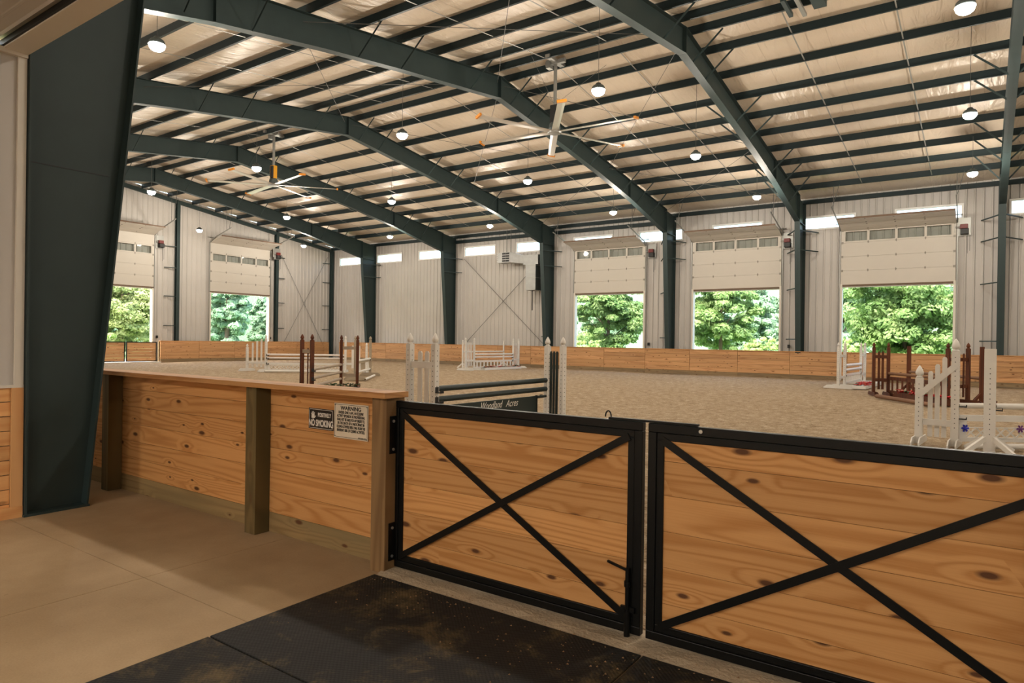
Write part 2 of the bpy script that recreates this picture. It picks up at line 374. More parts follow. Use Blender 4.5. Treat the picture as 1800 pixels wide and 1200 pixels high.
# ------------------------------------------------------------ ribbed walls
def ribbed(u0, u1, z0, z1fn, holes, pitch=.305, depth=.035):
    """returns (verts, faces) in (u, n, z): n=0 is the pan, +depth is the rib crest"""
    cuts = set([u0, u1])
    for h in holes: cuts.update((h[0], h[1]))
    k0 = math.floor(u0/pitch)
    prof = []
    for k in range(k0, int(u1/pitch)+2):
        for off, d in ((0, 0), (.03, depth), (.065, depth), (.095, 0)): prof.append((k*pitch+off, d))
    def dep(u):
        t = u-math.floor(u/pitch)*pitch
        if t < .03: return depth*t/.03
        if t < .065: return depth
        if t < .095: return depth*(.095-t)/.03
        return 0
    us = sorted(set([round(p[0], 4) for p in prof if u0 < p[0] < u1]+[round(c, 4) for c in cuts]))
    vs, fs = [], []
    for a, b in zip(us[:-1], us[1:]):
        if b-a < 1e-4: continue
        mid = (a+b)/2; zs = [(z0, None)]
        hs = sorted([(h[2], h[3]) for h in holes if h[0] < mid < h[1]])
        cur = z0; segs = []
        for ha, hb in hs:
            if ha > cur: segs.append((cur, ha, False))
            cur = max(cur, hb)
        segs.append((cur, None, True))
        for s0, s1, top in segs:
            za, zb = (z1fn(a), z1fn(b)) if top else (s1, s1)
            i = len(vs)
            vs += [(a, dep(a), s0), (b, dep(b), s0), (b, dep(b), zb), (a, dep(a), za)]; fs.append((i, i+1, i+2, i+3))
    return vs, fs
def wall_obj(name, vs, fs, conv, mat='wall'):
    mb = MB(); mb.add([conv(*v) for v in vs], fs)
    me = bpy.data.meshes.new(name); me.from_pydata(mb.v, [], mb.f); me.update(); me.materials.append(M[mat])
    o = bpy.data.objects.new(name, me); COL.objects.link(o); return tag(o, kind='structure')

FD = [-19.33, -12.27, -5.234]                    # far doors: left jamb
ED = [16.13, 24.13]                              # end doors: near jamb
DW = 4.27
CW = [-39.96, -35.9, -31.8, -27.73, -23.61, -19.52, -15.41, -11.33, -7.23, -3.14, .95, 5.05]
holes = [(a, a+DW, -1, 4.30) for a in FD]+[(c, c+2.45, 7.05, 7.62) for c in CW]
v, f = ribbed(XE, XR, -.1, lambda u: zt(34)+.3, holes)
wall_back = wall_obj('wall_back', v, f, lambda u, n, z: (u, YF-n, z))
holes_e = [(a, a+DW, -1, 4.42) for a in ED]
v, f = ribbed(YN, YF, -.1, lambda u: zt(u)+.22, holes_e)
wall_left = wall_obj('wall_left', v, f, lambda u, n, z: (XE+n, u, z))
v, f = ribbed(XE, XR, -.1, lambda u: zt(YN)+.3, [(-6.93, XR, -1, 4.06)])
wall_front = wall_obj('wall_front', v, f, lambda u, n, z: (u, YN+n+.02, z))
v, f = ribbed(YN, YF, -.1, lambda u: zt(u)+.22, [])
wall_right = wall_obj('wall_right', v, f, lambda u, n, z: (XR-n, u, z))

# ------------------------------------------------------------ ceiling: sagging insulation + purlins
PO = [.45, 1.62, 3.17, 4.72, 6.27, 7.8, 9.35, 10.9, 12.45, 14.0]
PH = .255
def ceiling_mesh():
    ys = sorted([YR+s*p for p in PO for s in (-1, 1)]+[YN-.05, YF+.05, YR])
    rows = []
    for a, b in zip(ys[:-1], ys[1:]):
        N = 6
        for i in range(N):
            t = i/N; y = a+(b-a)*t; sag = .045*math.sin(math.pi*t) if b-a > .8 else 0
            rows.append((y, zt(y)+PH+.004-sag))
    rows.append((ys[-1], zt(ys[-1])+PH+.004))
    xs = [XE+(XR-XE)*i/60 for i in range(61)]
    mb = MB(); vs = []
    rnd = random.Random(3)
    for y, z in rows:
        for x in xs: vs.append((x, y, z+rnd.uniform(-.006, .006)))
    n = len(xs); fs = [(j*n+i, j*n+i+1, (j+1)*n+i+1, (j+1)*n+i) for j in range(len(rows)-1) for i in range(n-1)]
    mb.add(vs, fs); return mb
ceiling = ceiling_mesh().build('ceiling', M['ceiling'], smooth=True); tag(ceiling, kind='structure')
roof = MB()
for s in (-1, 1):
    yo = YR+s*(16.2)
    roof.add([(XE-.3, YR, zt(YR)+PH+.16), (XR+.3, YR, zt(YR)+PH+.16), (XR+.3, yo, zt(yo)+PH+.16), (XE-.3, yo, zt(yo)+PH+.16)], [(0, 1, 2, 3)])
roof = roof.build('trim_1', M['white_trim']); tag(roof, 'outer white metal roof sheeting above the insulation', None, None, 'structure')
def purlin_mb(L):
    # C section: web, bottom flange with lip, top flange
    mb = MB()
    mb.box((0, -.008, 0), (L, 0, PH)); mb.box((0, -.065, 0), (L, 0, .008)); mb.box((0, 0, PH-.008), (L, .06, PH)); mb.box((0, -.067, 0), (L, -.059, .022))
    return mb
pm = purlin_mb(XR-XE-.1).mesh('purlin', M['steel_purlin'])
for s in (-1, 1):
    for p in PO:
        y = YR+s*p
        put(pm, 'purlin', ceiling, (XE+.05, y, zt(y)+.002))
# eave struts and low girts
eb = MB().box((0, -.07, 0), (XR-XE-.1, 0, .2)).box((0, -.09, 0), (XR-XE-.1, -.07, .05)).mesh('eave_strut', M['steel_purlin'])
put(eb, 'eave_strut', ceiling, (XE+.05, 33.98, 8.24)); put(eb, 'eave_strut', ceiling, (XE+.05, 2.35, 8.24))
# slanting strap runs under the purlins
for i, x in enumerate(FR[:-1]):
    x2 = FR[i+1]
    for t in (1/3, 2/3):
        xx = x+(x2-x)*t
        for s in (-1, 1):
            ya, yb = YR+s*.5, YR+s*14
            MB().bar((xx, ya, zt(ya)+.03), (xx+.18, yb, zt(yb)+.03), .035, .006).build('purlin_strap', M['track'], ceiling)
# ridge angles carrying the fans
for i in range(3):
    pass

# end wall rafter and gable trim
gb = MB()
for s in (-1, 1):
    ya, yb = YR, YR+s*15.8
    gb.bar((XE+.14, ya, zt(ya)-.12), (XE+.14, yb, zt(yb)-.12), .16, .22)
gb.build('trim_2', M['steel'], None); tag(bpy.data.objects['trim_2'], 'dark end wall rafter along the gable', None, None, 'structure')

# ------------------------------------------------------------ steel frames
def rafter_profile(s):
    """(y, ztop, zbot) going outward from the ridge"""
    pts = []
    for d, dz in ((0, .745), (4.6, .72), (7.3, .745), (10.2, .84), (14.58, 1.20)):
        y = YR+s*d; pts.append((y, zt(y)-.002, zt(y)-dz))
    return pts
def plate_along(mb, pts, x0, x1, th, side):
    """flange strip following (y,z) points"""
    for (ya, za), (yb, zb) in zip(pts[:-1], pts[1:]):
        mb.add([(x0, ya, za), (x1, ya, za), (x1, yb, zb), (x0, yb, zb), (x0, ya, za+th*side), (x1, ya, za+th*side), (x1, yb, zb+th*side), (x0, yb, zb+th*side)],
               [(0, 1, 2, 3), (4, 7, 6, 5), (0, 4, 5, 1), (1, 5, 6, 2), (2, 6, 7, 3), (3, 7, 4, 0)])
FW = .12
meshes = {}
def frame_meshes():
    for s, nm in ((-1, 'near'), (1, 'far')):
        P = rafter_profile(s)
        mb = MB()
        poly = [(y, a) for y, a, b in P]+[(y, b) for y, a, b in reversed(P)]
        mb.prism(poly, -.005, .005)
        plate_along(mb, [(y, a) for y, a, b in P], -FW, FW, .012, -1)
        plate_along(mb, [(y, b) for y, a, b in P], -FW, FW, .016, 1)
        meshes['rafter'+nm] = mb.mesh('rafter', M['steel'])
        # column: outer face fixed, inner face slopes
        yo = 34.0 if s > 0 else 2.36
        yi0 = 33.36 if s > 0 else 2.87
        yi1 = YR+s*14.58; zb = P[-1][2]; zk = zt(yo)-.0
        mb = MB()
        mb.prism([(yo, 0), (yi0, 0), (yi1, zb), (yi1, zt(yi1)-.01), (yo, zk)], -.005, .005)
        e = -s
        mb.prism([(yo, 0), (yo+e*.016, 0), (yo+e*.016, zk), (yo, zk)], -FW, FW)
        mb.prism([(yi0, 0), (yi0-e*.016, 0), (yi1-e*.016, zb), (yi1, zb)], -FW, FW)
        mb.prism([(yi1, zb), (yi1-e*.02, zb), (yi1-e*.02, zt(yi1)), (yi1, zt(yi1))], -FW, FW)      # knee plate
        mb.prism([(yi1, zb), (yo, zb-.02), (yo, zb-.036), (yi1, zb-.016)], -FW+.02, FW-.02)         # knee stiffener
        mb.box((-.13, min(yo, yi0)-.01, 0), (.13, max(yo, yi0)+.01, .02))
        meshes['column'+nm] = mb.mesh('column', M['steel'])
    k = 0
    for d in (0, 10.2):
        for s in ((1,) if d == 0 else (-1, 1)):
            y = YR+s*d; b = .745 if d == 0 else .84
            meshes['splice%d' % k] = MB().box((-FW, y-.012, zt(y)-b), (FW, y+.012, zt(y)-.01)).mesh('splice_plate', M['steel']); k += 1
frame_meshes()
FN = ['nearest the end wall', 'second from the end wall', 'third from the end wall, duct beside its column',
      'fourth from the end wall, behind the nearer fan', 'whose near leg is the big column', 'at the right picture edge']
for i, x in enumerate(FR[:6]):
    t = thing('steel_frame', 'dark tapered steel frame '+FN[i], 'steel frame', (x, YR, 0), 0, 'rigid steel frames of the arena')
    for nm, key in (('rafter', 'rafternear'), ('rafter', 'rafterfar'), ('column', 'columnnear'), ('column', 'columnfar'), ('splice_plate', 'splice0'), ('splice_plate', 'splice1'), ('splice_plate', 'splice2')):
        o = put(meshes[key], nm, t, (0, -YR, 0))
    # flange braces to purlins on the +X side, both slopes
    for s in (-1, 1):
        for k, dd in ((0, .55), (1, 1.62), (3, 4.72), (4, 6.27), (6, 9.35), (7, 10.9), (8, 12.45)):
            y = YR+s*dd
            if s < 0 and k == 0: continue
            frac = .745 if dd < 8 else (.84 if dd < 11 else 1.0)
            for sx in (1, -1):
                if sx < 0 and (s < 0 or dd < 4): continue
                p = (sx*FW*.9, y-YR, zt(y)-frac+.03); q = (sx*.95, y-YR+.02, zt(y)+.05)
                MB().bar(p, q, .055, .006, (0, 1, 0)).build('flange_brace', M['steel'], t)
    # girt struts from column to far wall
    for z, sides in ((6.86, (-1, 1)), (5.97, (-1, 1)), (4.2, (-1,)), (1.84, (-1,))):
        for sx in sides:
            yi = 33.36-(33.36-32.71)*z/7.25
            MB().bar((sx*FW, yi+.05-YR, z), (sx*.68, 33.96-YR, z), .045, .045).build('girt_brace', M['steel'], t)
# splice line on the big column web, bolts
bigc = [o for o in bpy.data.objects if o.name.startswith('steel_frame')][4]
MB().box((.004, 2.38-YR, 3.150), (.009, 3.06-YR, 3.158)).build('web_weld', M['dark'], bigc)
# low girts in two bays
for xa, xb in ((FR[1], FR[2]), (FR[2], FR[3])):
    g = MB().box((xa+.12, 33.86, 7.9), (xb-.12, 33.98, 8.1)).build('girt', M['steel_purlin'], wall_back)
# wall rod bracing
def rods(pairs, parent):
    for p, q in pairs: MB().tube(p, q, .014, 6).build('brace_rod', M['rod'], parent)
rods([((-27.7, 33.95, 6.85), (-21.2, 33.95, 1.14)), ((-27.9, 33.95, 1.0), (-21.3, 33.95, 6.9))], wall_back)
rods([((XE+.15, 29.4, 7.42), (XE+.15, 33.2, 1.0)), ((XE+.15, 33.5, 7.7), (XE+.15, 29.6, 1.05))], wall_left)
# roof cables
cab = []
for xa, xb in ((FR[2], FR[3]), (FR[3], FR[4])):
    for ya, yb in ((YR+.2, YR+8), (YR+8, YR+14.3), (YR-8, YR-.2)):
        cab += [((xa+.1, ya, zt(ya)-.25), (xb-.1, yb, zt(yb)-.25)), ((xa+.1, yb, zt(yb)-.25), (xb-.1, ya, zt(ya)-.25))]
for p, q in cab: MB().tube(p, q, .008, 5).build('roof_cable', M['rod'], ceiling)

# end wall columns
for y, lab in ((14.9, 'dark steel end wall column behind the big tapered column'), (21.88, 'dark steel end wall column right of the nearer end doorway'), (28.98, 'dark steel end wall column right of the farther end doorway'), (33.86, 'dark steel corner column where end wall meets far wall')):
    t = thing('end_wall_column', lab, 'column', (XE+.2, y, 0))
    h = zt(y)-.12
    MB().box((-.12, -.005, 0), (.12, .005, h)).box((.108, -.1, 0), (.12, .1, h)).box((-.12, -.1, 0), (-.108, .1, h)).box((-.14, -.12, 0), (.14, .12, .02)).build('post', M['steel'], t)
    for z in (2.2, 4.0, 5.75, 7.2):
        sy = -1 if y != 28.98 else 1
        if y == 21.88 and z == 7.2: z = 7.05
        MB().bar((.1, 0, z), (-.12, sy*.75, z), .05, .05).build('girt_brace', M['steel'], t)

# ------------------------------------------------------------ clerestory windows
wf = MB(); W_, H_ = 2.45, .57
wf.box((0, -.05, 0), (W_, .05, .035)).box((0, -.05, H_-.035), (W_, .05, H_)).box((0, -.05, .035), (.035, .05, H_-.035)).box((W_-.035, -.05, .035), (W_, .05, H_-.035))
wf.box((-.05, -.06, -.05), (W_+.05, -.045, 0)).box((-.05, -.06, H_), (W_+.05, -.045, H_+.05)).box((-.05, -.06, 0), (0, -.045, H_)).box((W_, -.06, 0), (W_+.05, -.045, H_))
wfm = wf.mesh('frame', M['window_white']); wgm = MB().box((.035, -.006, .035), (W_-.035, .0, H_-.035)).mesh('pane', M['glass'])
for i, x in enumerate(CW[:-1]):
    t = struct_empty('window_%d' % (i+1), (x, YF, 7.05)); put(wfm, 'frame', t); put(wgm, 'pane', t)

# ------------------------------------------------------------ overhead doors (local frame: x across, y = into the room negative, z up)
SH = .64
def door_panel(w_, h_, windows=False):
    mb = MB()
    if not windows:
        mb.box((0, -.045, 0), (w_, 0, h_-.006))
        for k in range(1, 3): mb.box((.02, -.048, h_*k/3-.004), (w_-.02, -.045, h_*k/3+.004))
    else:
        z1 = h_-.006
        mb.box((0, -.045, 0), (w_, 0, .07)).box((0, -.045, z1-.06), (w_, 0, z1))
        for x in stiles(w_): mb.box((x[0], -.045, .07), (x[1], 0, z1-.06))
    return mb
def stiles(w_):
    return [(0, .17)]+[(w_*q-.05, w_*q+.05) for q in (.25, .5, .75)]+[(w_-.17, w_)]
pan = door_panel(DW+.14, SH).mesh('door_panel', M['door_white'])
panw = door_panel(DW+.14, .56, True).mesh('window_panel', M['door_white'])
def panes_in(t, y, z, wd, hh, rx=0):
    st = stiles(wd)
    for a, b in zip(st[:-1], st[1:]):
        MB().box((a[1], -.025, .07), (b[0], -.02, hh-.066)).build('pane', M['glass'], t, (0, y, z))
def overhead_door(n, loc, rz, zb, extra, runs=1.35):
    t = struct_empty('door_%d' % n, loc); t.rotation_euler = (0, 0, rz)
    wd = DW+.14; x0 = -.07; z = zb
    hm = MB()
    def hinge(x, z, y=-.055): hm.prism([(x-.035, z), (x, z-.075), (x+.035, z), (x, z+.075)], y-.008, y+.006, 'Y')
    def row(z, y=-.055):
        for q in (.25, .5, .75): hinge(x0+wd*q, z, y)
        hm.box((x0+.01, y, z-.05), (x0+.09, y+.01, z+.05)); hm.box((x0+wd-.09, y, z-.05), (x0+wd-.01, y+.01, z+.05))
    yd = -.10
    for k in range(3):
        put(pan, 'door_panel', t, (x0, yd, z)); z += SH
        row(z-.003, yd-.05)
    zw0 = z
    o = put(panw, 'window_panel', t, (x0, yd, z)); panes_in(t, yd, z, wd, .56)
    for ob in [c for c in t.children if c.name.startswith('pane')]:
        if ob.location.x == 0: ob.location.x = x0
    z += .56; row(z, yd-.05)
    for k in range(extra): put(pan, 'door_panel', t, (x0, yd, z)); z += SH
    # curved / horizontal panels
    y, zz = yd-.04, z+.02
    for k in range(2):
        ang = R(62) if k == 0 else R(80)
        if k == 0: ang = R(70)
        L = SH
        put(pan, 'door_panel', t, (x0, y, zz), (ang, 0, 0))
        dy, dz = -math.sin(ang)*L, math.cos(ang)*L
        for q in (.25, .5, .75):
            hm.ball((x0+wd*q, y+dy*.25-.02, zz+dz*.25-.05), .035, 6, 4, .5)
            hm.ball((x0+wd*q, y+dy*.9-.02, zz+dz*.9-.05), .035, 6, 4, .5)
        y += dy; zz += dz
    MB().box((x0, y-.05, zz-.035), (x0+wd, y-.0, zz+.04)).build('top_seal', M['seal'], t)
    MB().box((x0, yd-.05, zb-.06), (x0+wd, yd+.005, zb)).build('bottom_seal', M['seal'], t)
    hm.build('hinge', M['hinge'], t)
    # jambs, header
    MB().box((-.09, -.16, 0), (0, .12, 4.40)).build('jamb', M['white_trim'], t)
    MB().box((DW, -.16, 0), (DW+.09, .12, 4.40)).build('jamb', M['white_trim'], t)
    MB().box((0, -.03, zb-.12), (DW, .12, zb-.03)).build('header', M['white_trim'], t)
    for x in (-.12, DW+.12):
        mb = MB().box((x-.02, -.15, 1.2), (x+.02, -.10, z+.02))
        mb.bar((x, -.13, z), (x, -.45, z+.22), .05, .04, (1, 0, 0)).bar((x, -.45, z+.22), (x, -2.5, z+.75), .05, .04, (1, 0, 0))
        mb.build('track', M['track'], t)
        ww = t.matrix_basis @ Vector((x, -2.0, 0))
        top = zt(ww.y) if rz == 0 else zt(ww.y)
        MB().tube((x, -2.0, z+.62), (x+.0, -2.0, top), .012, 5).tube((x, -2.3, z+.7), (x+.25, -2.15, top), .012, 5).build('hanger_rod', M['rod'], t)
    # spring shaft behind
    MB().tube((-.3, -.2, z+.32), (DW+.3, -.2, z+.32), .022, 8).build('spring_shaft', M['track'], t)
    return t, z
for i, a in enumerate(FD): overhead_door(i+1, (a, YF-.03, 0), 0, 4.37, 0)
# the end doors look along +X, their local x runs along -Y so that -y points into the room
for i, a in enumerate(ED): overhead_door(4+i, (XE+.03, a, 0), math.pi/2, 4.50, 1)
# glass of end doors etc. uses the same frame

# openers
def opener(x, y, z, rz, lab):
    t = thing('door_opener', lab, 'motor', (x, y, z), rz)
    MB().box((-.14, -.16, -.06), (.14, .04, .13)).build('motor_housing', M['red'], t, bevel=.02)
    MB().box((-.12, -.2, -.30), (.17, .05, -.06)).build('gear_box', M['dark'], t, bevel=.02)
    MB().tube((-.3, 0, .02), (-.1, 0, .02), .05, 10).tube((-.32, 0, -.2), (-.32, 0, .5), .03, 8).build('drive_shaft', M['track'], t)
    MB().box((-.24, .04, -.35), (.24, .07, .42)).build('wall_bracket', M['track'], t)
    MB().box((.2, -.03, -1.0), (.215, -.015, -.3)).box((.12, -.03, -1.1), (.135, -.015, -.3)).build('hoist_chain', M['rod'], t)
opener(-.62, 33.93, 6.62, 0, 'red and black door motor right of the rightmost far door')
opener(-7.66, 33.93, 6.55, 0, 'red and black door motor right of the middle far door')
opener(-14.63, 33.93, 6.5, 0, 'red and black door motor between the duct column and the leftmost far door')
opener(XE+.15, 20.85, 7.2, math.pi/2, 'red and black door motor right of the nearer end door')
opener(XE+.55, 28.80, 7.35, math.pi/2, 'red and black door motor at the corner of the farther end door')
# door sensors (little black boxes above the kickboard)
for x, y, rz, lab in ((-14.75, 33.97, 0, 'small black sensor box on the wall right of the leftmost far doorway'), (-7.55, 33.97, 0, 'small black sensor box on the wall right of the middle far doorway'),
                      (XE+.08, 20.75, 1, 'small black sensor box right of the nearer end doorway'), (XE+.08, 28.62, 1, 'small black sensor box right of the farther end doorway')):
    o = MB().box((-.05, -.04, 0), (.05, .04, .16)).box((-.03, -.06, .04), (.03, -.04, .12)).build('door_sensor', M['dark'], None, (x, y, 1.42)); tag(o, lab, 'sensor')
    if rz: o.rotation_euler = (0, 0, math.pi/2)

# ------------------------------------------------------------ floors
def slab(name, x0, y0, x1, y1, z0, z1, mat, kind='structure'):
    o = MB().box((x0, y0, z0), (x1, y1, z1)).build(name, M[mat]); tag(o, kind=kind); return o
# arena footing: gently uneven
mb = MB(); nx, ny = 180, 110; rnd = random.Random(11); vs = []
for j in range(ny+1):
    for i in range(nx+1):
        x = XE+.05+(XR-XE-.1)*i/nx; y = 3.46+(33.9-3.46)*j/ny
        zz = .012*math.sin(x*.9+y*.5)+.01*math.sin(y*1.3-x*.4)+rnd.uniform(-.009, .009)-.02
        if j == 0: zz = 0
        vs.append((x, y, zz))
mb.add(vs, [(j*(nx+1)+i, j*(nx+1)+i+1, (j+1)*(nx+1)+i+1, (j+1)*(nx+1)+i) for j in range(ny) for i in range(nx)])
arena = mb.build('floor', M['sand'], smooth=True); tag(arena, 'pale brown arena footing', None, None, 'structure')
aisle = struct_empty('floor_aisle', (0, 0, 0))
aisle.name = 'floor_2'
mb = MB()
def conc(x0, y0, x1, y1): MB().box((x0+.003, y0+.003, -.15), (x1-.003, y1-.003, 0)).build('concrete_slab', M['concrete'], aisle)
xs = [-12.0, -8.3, -4.55, -.9, 2.8, 6.5, 9.0]; ys = [-6, -3.8, -1.2, 2.25, 3.46]
for a, b in zip(xs[:-1], xs[1:]):
    for c, d in zip(ys[:-1], ys[1:]): conc(a, c, b, d)
MB().box((-41, 2.25, -.15), (-12.0, 3.46, -.004)).build('concrete_slab', M['concrete'], aisle)
MB().box((-12.1, -6, -.16), (9.0, 3.45, -.012)).build('joint_bed', M['dark'], aisle)
# strip of spilled footing below the gates
mb = MB(); vs = []; n = 90; rnd = random.Random(5)
for i in range(n+1):
    x = -3.36+8.0*i/n
    vs += [(x, 3.20+rnd.uniform(-.025, .02), .002), (x, 3.27, .012+rnd.uniform(0, .012)), (x, 3.40, .014+rnd.uniform(0, .012)), (x, 3.50, .004)]
mb.add(vs, [(4*i+k, 4*i+k+1, 4*i+k+5, 4*i+k+4) for i in range(n) for k in range(3)])
o = mb.build('footing_spill', M['rubble']); tag(o, 'pale spilled footing along the foot of the black gates', 'sand', None, 'stuff')
# crumbs of dirt on mats and concrete
mb = MB(); rnd = random.Random(8)
for k in range(420):
    x = rnd.uniform(-3.3, 1.2); y = 3.28-abs(rnd.gauss(0, .35)); s = rnd.uniform(.002, .007)
    z = .014
    mb.add([(x-s, y-s, z), (x+s, y-s*.4, z), (x, y+s, z), (x, y, z+s)], [(0, 1, 3), (1, 2, 3), (2, 0, 3)])
o = mb.build('dirt_crumbs', M['crumb']); tag(o, 'brown crumbs of dirt scattered over the black mats', 'dirt', None, 'stuff')

# rubber mats
def rubber(x0, y0, x1, y1, lab):
    o = MB().box((0, 0, 0), (x1-x0, y1-y0, .012)).build('rubber_mat', M['mat'], None, (x0, y0, .001), bevel=.004); tag(o, lab, 'mat', 'black rubber mats before the gates'); return o
rubber(-3.36, 2.012, -1.405, 3.20, 'dirty black rubber mat below the left gate leaf')
rubber(-1.395, 2.012, .55, 3.20, 'black rubber mat below the right gate leaf')
rubber(-3.36, .76, -1.405, 2.002, 'black rubber mat at the bottom edge of the picture, left of the seam')
rubber(-1.395, .76, .55, 2.002, 'black rubber mat nearest the photographer, right side')

# ------------------------------------------------------------ kickboard walls round the arena
KH = 1.27
kick_far = struct_empty('trim_3', (0, 33.25, 0)); kick_far['label'] = 'pine kickboard wall along the far side'
bh = KH/6
NB = 6
plank = MB().box((.008, 0, .003), (2.428, .04, bh-.005)).mesh('plank', M['pine_far'])
plank_g = MB().box((.003, 0, .002), (2.437, .04, bh-.003)).mesh('plank', M['pine_grey'])
rnd = random.Random(4)
x = -19.5-2.44*9
segs = []
xx = -19.5-2.435*8
while xx < 4.7: segs.append(xx); xx += 2.435
for xx in segs:
    for k in range(NB):
        m_ = plank_g if k == 0 else plank
        put(m_, 'plank', kick_far, (xx, rnd.uniform(-.006, .006), k*bh-.03))
MB().box((segs[0], -.03, KH-.03), (segs[-1]+2.435, .14, KH+.005)).build('cap_rail', M['cap'], kick_far)
MB().box((segs[0], .0405, 0), (segs[-1]+2.435, .0445, KH-.03)).build('backing', M['treated_h'], kick_far)  # sheet added behind the planks to stop daylight between them
for xx in segs: MB().box((xx-.045, .045, -.1), (xx+.045, .135, KH-.03)).build('post', M['treated'], kick_far)
kick_end = struct_empty('trim_4', (-40.15, 0, 0)); kick_end['label'] = 'pine kickboard wall along the end of the arena'
yy = 20.62; k_ = 0
plank_y = plank
while yy < 33.2:
    L = min(2.435, 33.24-yy)
    for k in range(NB):
        o = put(plank_g if k == 0 else plank, 'plank', kick_end, (rnd.uniform(-.006, .006), yy+L, k*bh-.03), (0, 0, -math.pi/2)); o.scale = (L/2.435, 1, 1)
    MB().box((-.14, yy-.045, -.1), (-.045, yy+.045, KH-.03)).build('post', M['treated'], kick_end)
    yy += 2.435
MB().box((-.05, 20.62, 0), (-.0465, 33.2, KH-.03)).build('backing', M['treated_h'], kick_end)  # same added sheet, keeps daylight out of the end plank gaps
MB().box((-.14, 20.62, KH-.03), (.03, 33.2, KH+.005)).build('cap_rail', M['cap'], kick_end)
for yb_ in (3.6, 5.9, 8.2, 10.5, 12.8):
    for k in range(NB):
        o = put(plank_g if k == 0 else plank, 'plank', kick_end, (0, yb_+2.3, k*bh-.03), (0, 0, -math.pi/2)); o.scale = (2.3/2.435, 1, 1)
MB().box((-.14, 3.6, KH-.03), (.03, 15.1, KH+.005)).build('cap_rail', M['cap'], kick_end)
# gates in the end kickboard
def far_gate(y0, lab):
    t = thing('arena_gate', lab, 'gate', (-40.1, y0, .05), math.pi/2, 'pair of black-framed gates in the end kickboard')
    W = 1.74; H = 1.16
    MB().box((0, -.025, 0), (W, .025, .055)).box((0, -.025, H-.055), (W, .025, H)).box((0, -.025, .055), (.055, .025, H-.055)).box((W-.055, -.025, .055), (W, .025, H-.055)).build('gate_frame', M['black'], t)
    for k in range(6):
        h = (H-.11)/6
        put(MB().box((0, -.015, 0), (W-.11, .015, h-.004)).mesh('board', M['pine_far']), 'board', t, (.055, 0, .055+k*h))
far_gate(16.86, 'left leaf of the black-framed gates at the far end, cut off by the big column')
far_gate(18.66, 'right leaf of the black-framed board gates below the nearer end doorway')
o = MB().box((-40.25, 16.6, -.05), (-39.95, 20.6, .035)).build('gate_sill', M['white_trim']); tag(o, 'pale sill strip under the far end gates', 'sill')

# ------------------------------------------------------------ near fence (coplanar with the gates)
fence = thing('board_fence', 'waist-high pine board fence with treated posts left of the black gates', 'fence', (-3.47, 3.40, 0))
bhs = [.165, .178, .178, .178, .178, .178, .165]
def fence_bay(xa, xb):
    z = .0
    for k, h in enumerate(bhs):
        L = xb-xa
        mat = 'treated_h' if k == 0 else 'pine'
        me = MB().box((-L/2+.002, 0, .0015), (L/2-.002, .038, h-.002)).mesh('board', M[mat])
        o = put(me, 'board', fence, ((xa+xb)/2+3.47, rnd.uniform(-.002, .002), z)); z += h
fence_bay(-4.889, -3.469); fence_bay(-7.43, -4.889); fence_bay(-9.9, -7.43)
for a in (-12.3, -14.7): fence_bay(a, a+2.4)
for xa, mat in ((-4.96, 'treated'), (-7.50, 'treated'), (-9.98, 'treated')):
    MB().box((xa+3.47, -.14, 0), (xa+.14+3.47, -.001, 1.205)).build('post', M[mat], fence, bevel=.004)
MB().box((0, -.14, 0), (.14, .04, 1.205)).build('end_post', M['treated_end'], fence, bevel=.004)
MB().box((-11.3, -.19, 1.207), (.175, .04, 1.247)).build('cap_rail', M['cap'], fence, bevel=.003)

# signs on the fence
def text(body, size, mat, parent, loc, rot, align='CENTER', ext=.0006, sx=1.0, shear=0, bold=0, name='lettering'):
    cu = bpy.data.curves.new(name, 'FONT'); cu.body = body; cu.size = size; cu.align_x = align; cu.extrude = ext; cu.shear = shear; cu.offset = bold
    cu.materials.append(M[mat]); o = bpy.data.objects.new(name, cu); COL.objects.link(o)
    dg = bpy.context.evaluated_depsgraph_get(); dg.update(); me = bpy.data.meshes.new_from_object(o.evaluated_get(dg)); me.name = name
    bpy.data.objects.remove(o)
    o = bpy.data.objects.new(name, me); COL.objects.link(o); o.parent = parent; o.location = loc; o.rotation_euler = rot; o.scale = (sx, 1, 1)
    return o
UP = (math.pi/2, 0, 0)
def sign(name, label, x0, z0, w_, h_, base, border, inset):
    t = thing(name, label, 'sign', (x0, 3.394, z0))
    MB().box((0, -.003, 0), (w_, 0, h_)).build('plate', M[base], t)
    b = MB(); k = inset; th = .003
    for a, c in (((k, -.0036, k), (w_-k, -.003, k+th)), ((k, -.0036, h_-k-th), (w_-k, -.003, h_-k)), ((k, -.0036, k), (k+th, -.003, h_-k)), ((w_-k-th, -.0036, k), (w_-k, -.003, h_-k))): b.box(a, c)
    b.build('border_line', M[border], t)
    s = MB()
    for x in (.012, w_-.012):
        for z in (.012, h_-.012): s.tube((x, -.003, z), (x, -.007, z), .005, 8)
    s.build('screws', M['hinge'], t)
    return t
s1 = sign('no_smoking_sign', 'small black sign reading POSITIVELY NO SMOKING on the fence', -4.32, .905, .29, .16, 'sign_black', 'text_white', .006)
text('POSITIVELY', .043, 'text_white', s1, (.187, -.004, .098), UP, sx=.70, bold=.0012)
text('NO SMOKING', .070, 'text_white', s1, (.146, -.004, .024), UP, sx=.645, bold=.0018)
g = MB()                                       # raised open hand emblem
cx, cz = .053, .105
g.tube((cx, -.003, cz-.028), (cx, -.0042, cz-.028), .004, 6)
for k, a in enumerate((-38, -14, 8, 28)):
    L = (.026, .034, .036, .030)[k]
    g.bar((cx+math.sin(R(a))*.008, -.0036, cz-.004), (cx+math.sin(R(a))*(.008+L), -.0036, cz-.004+math.cos(R(a))*L), .006, .001, (0, 1, 0))
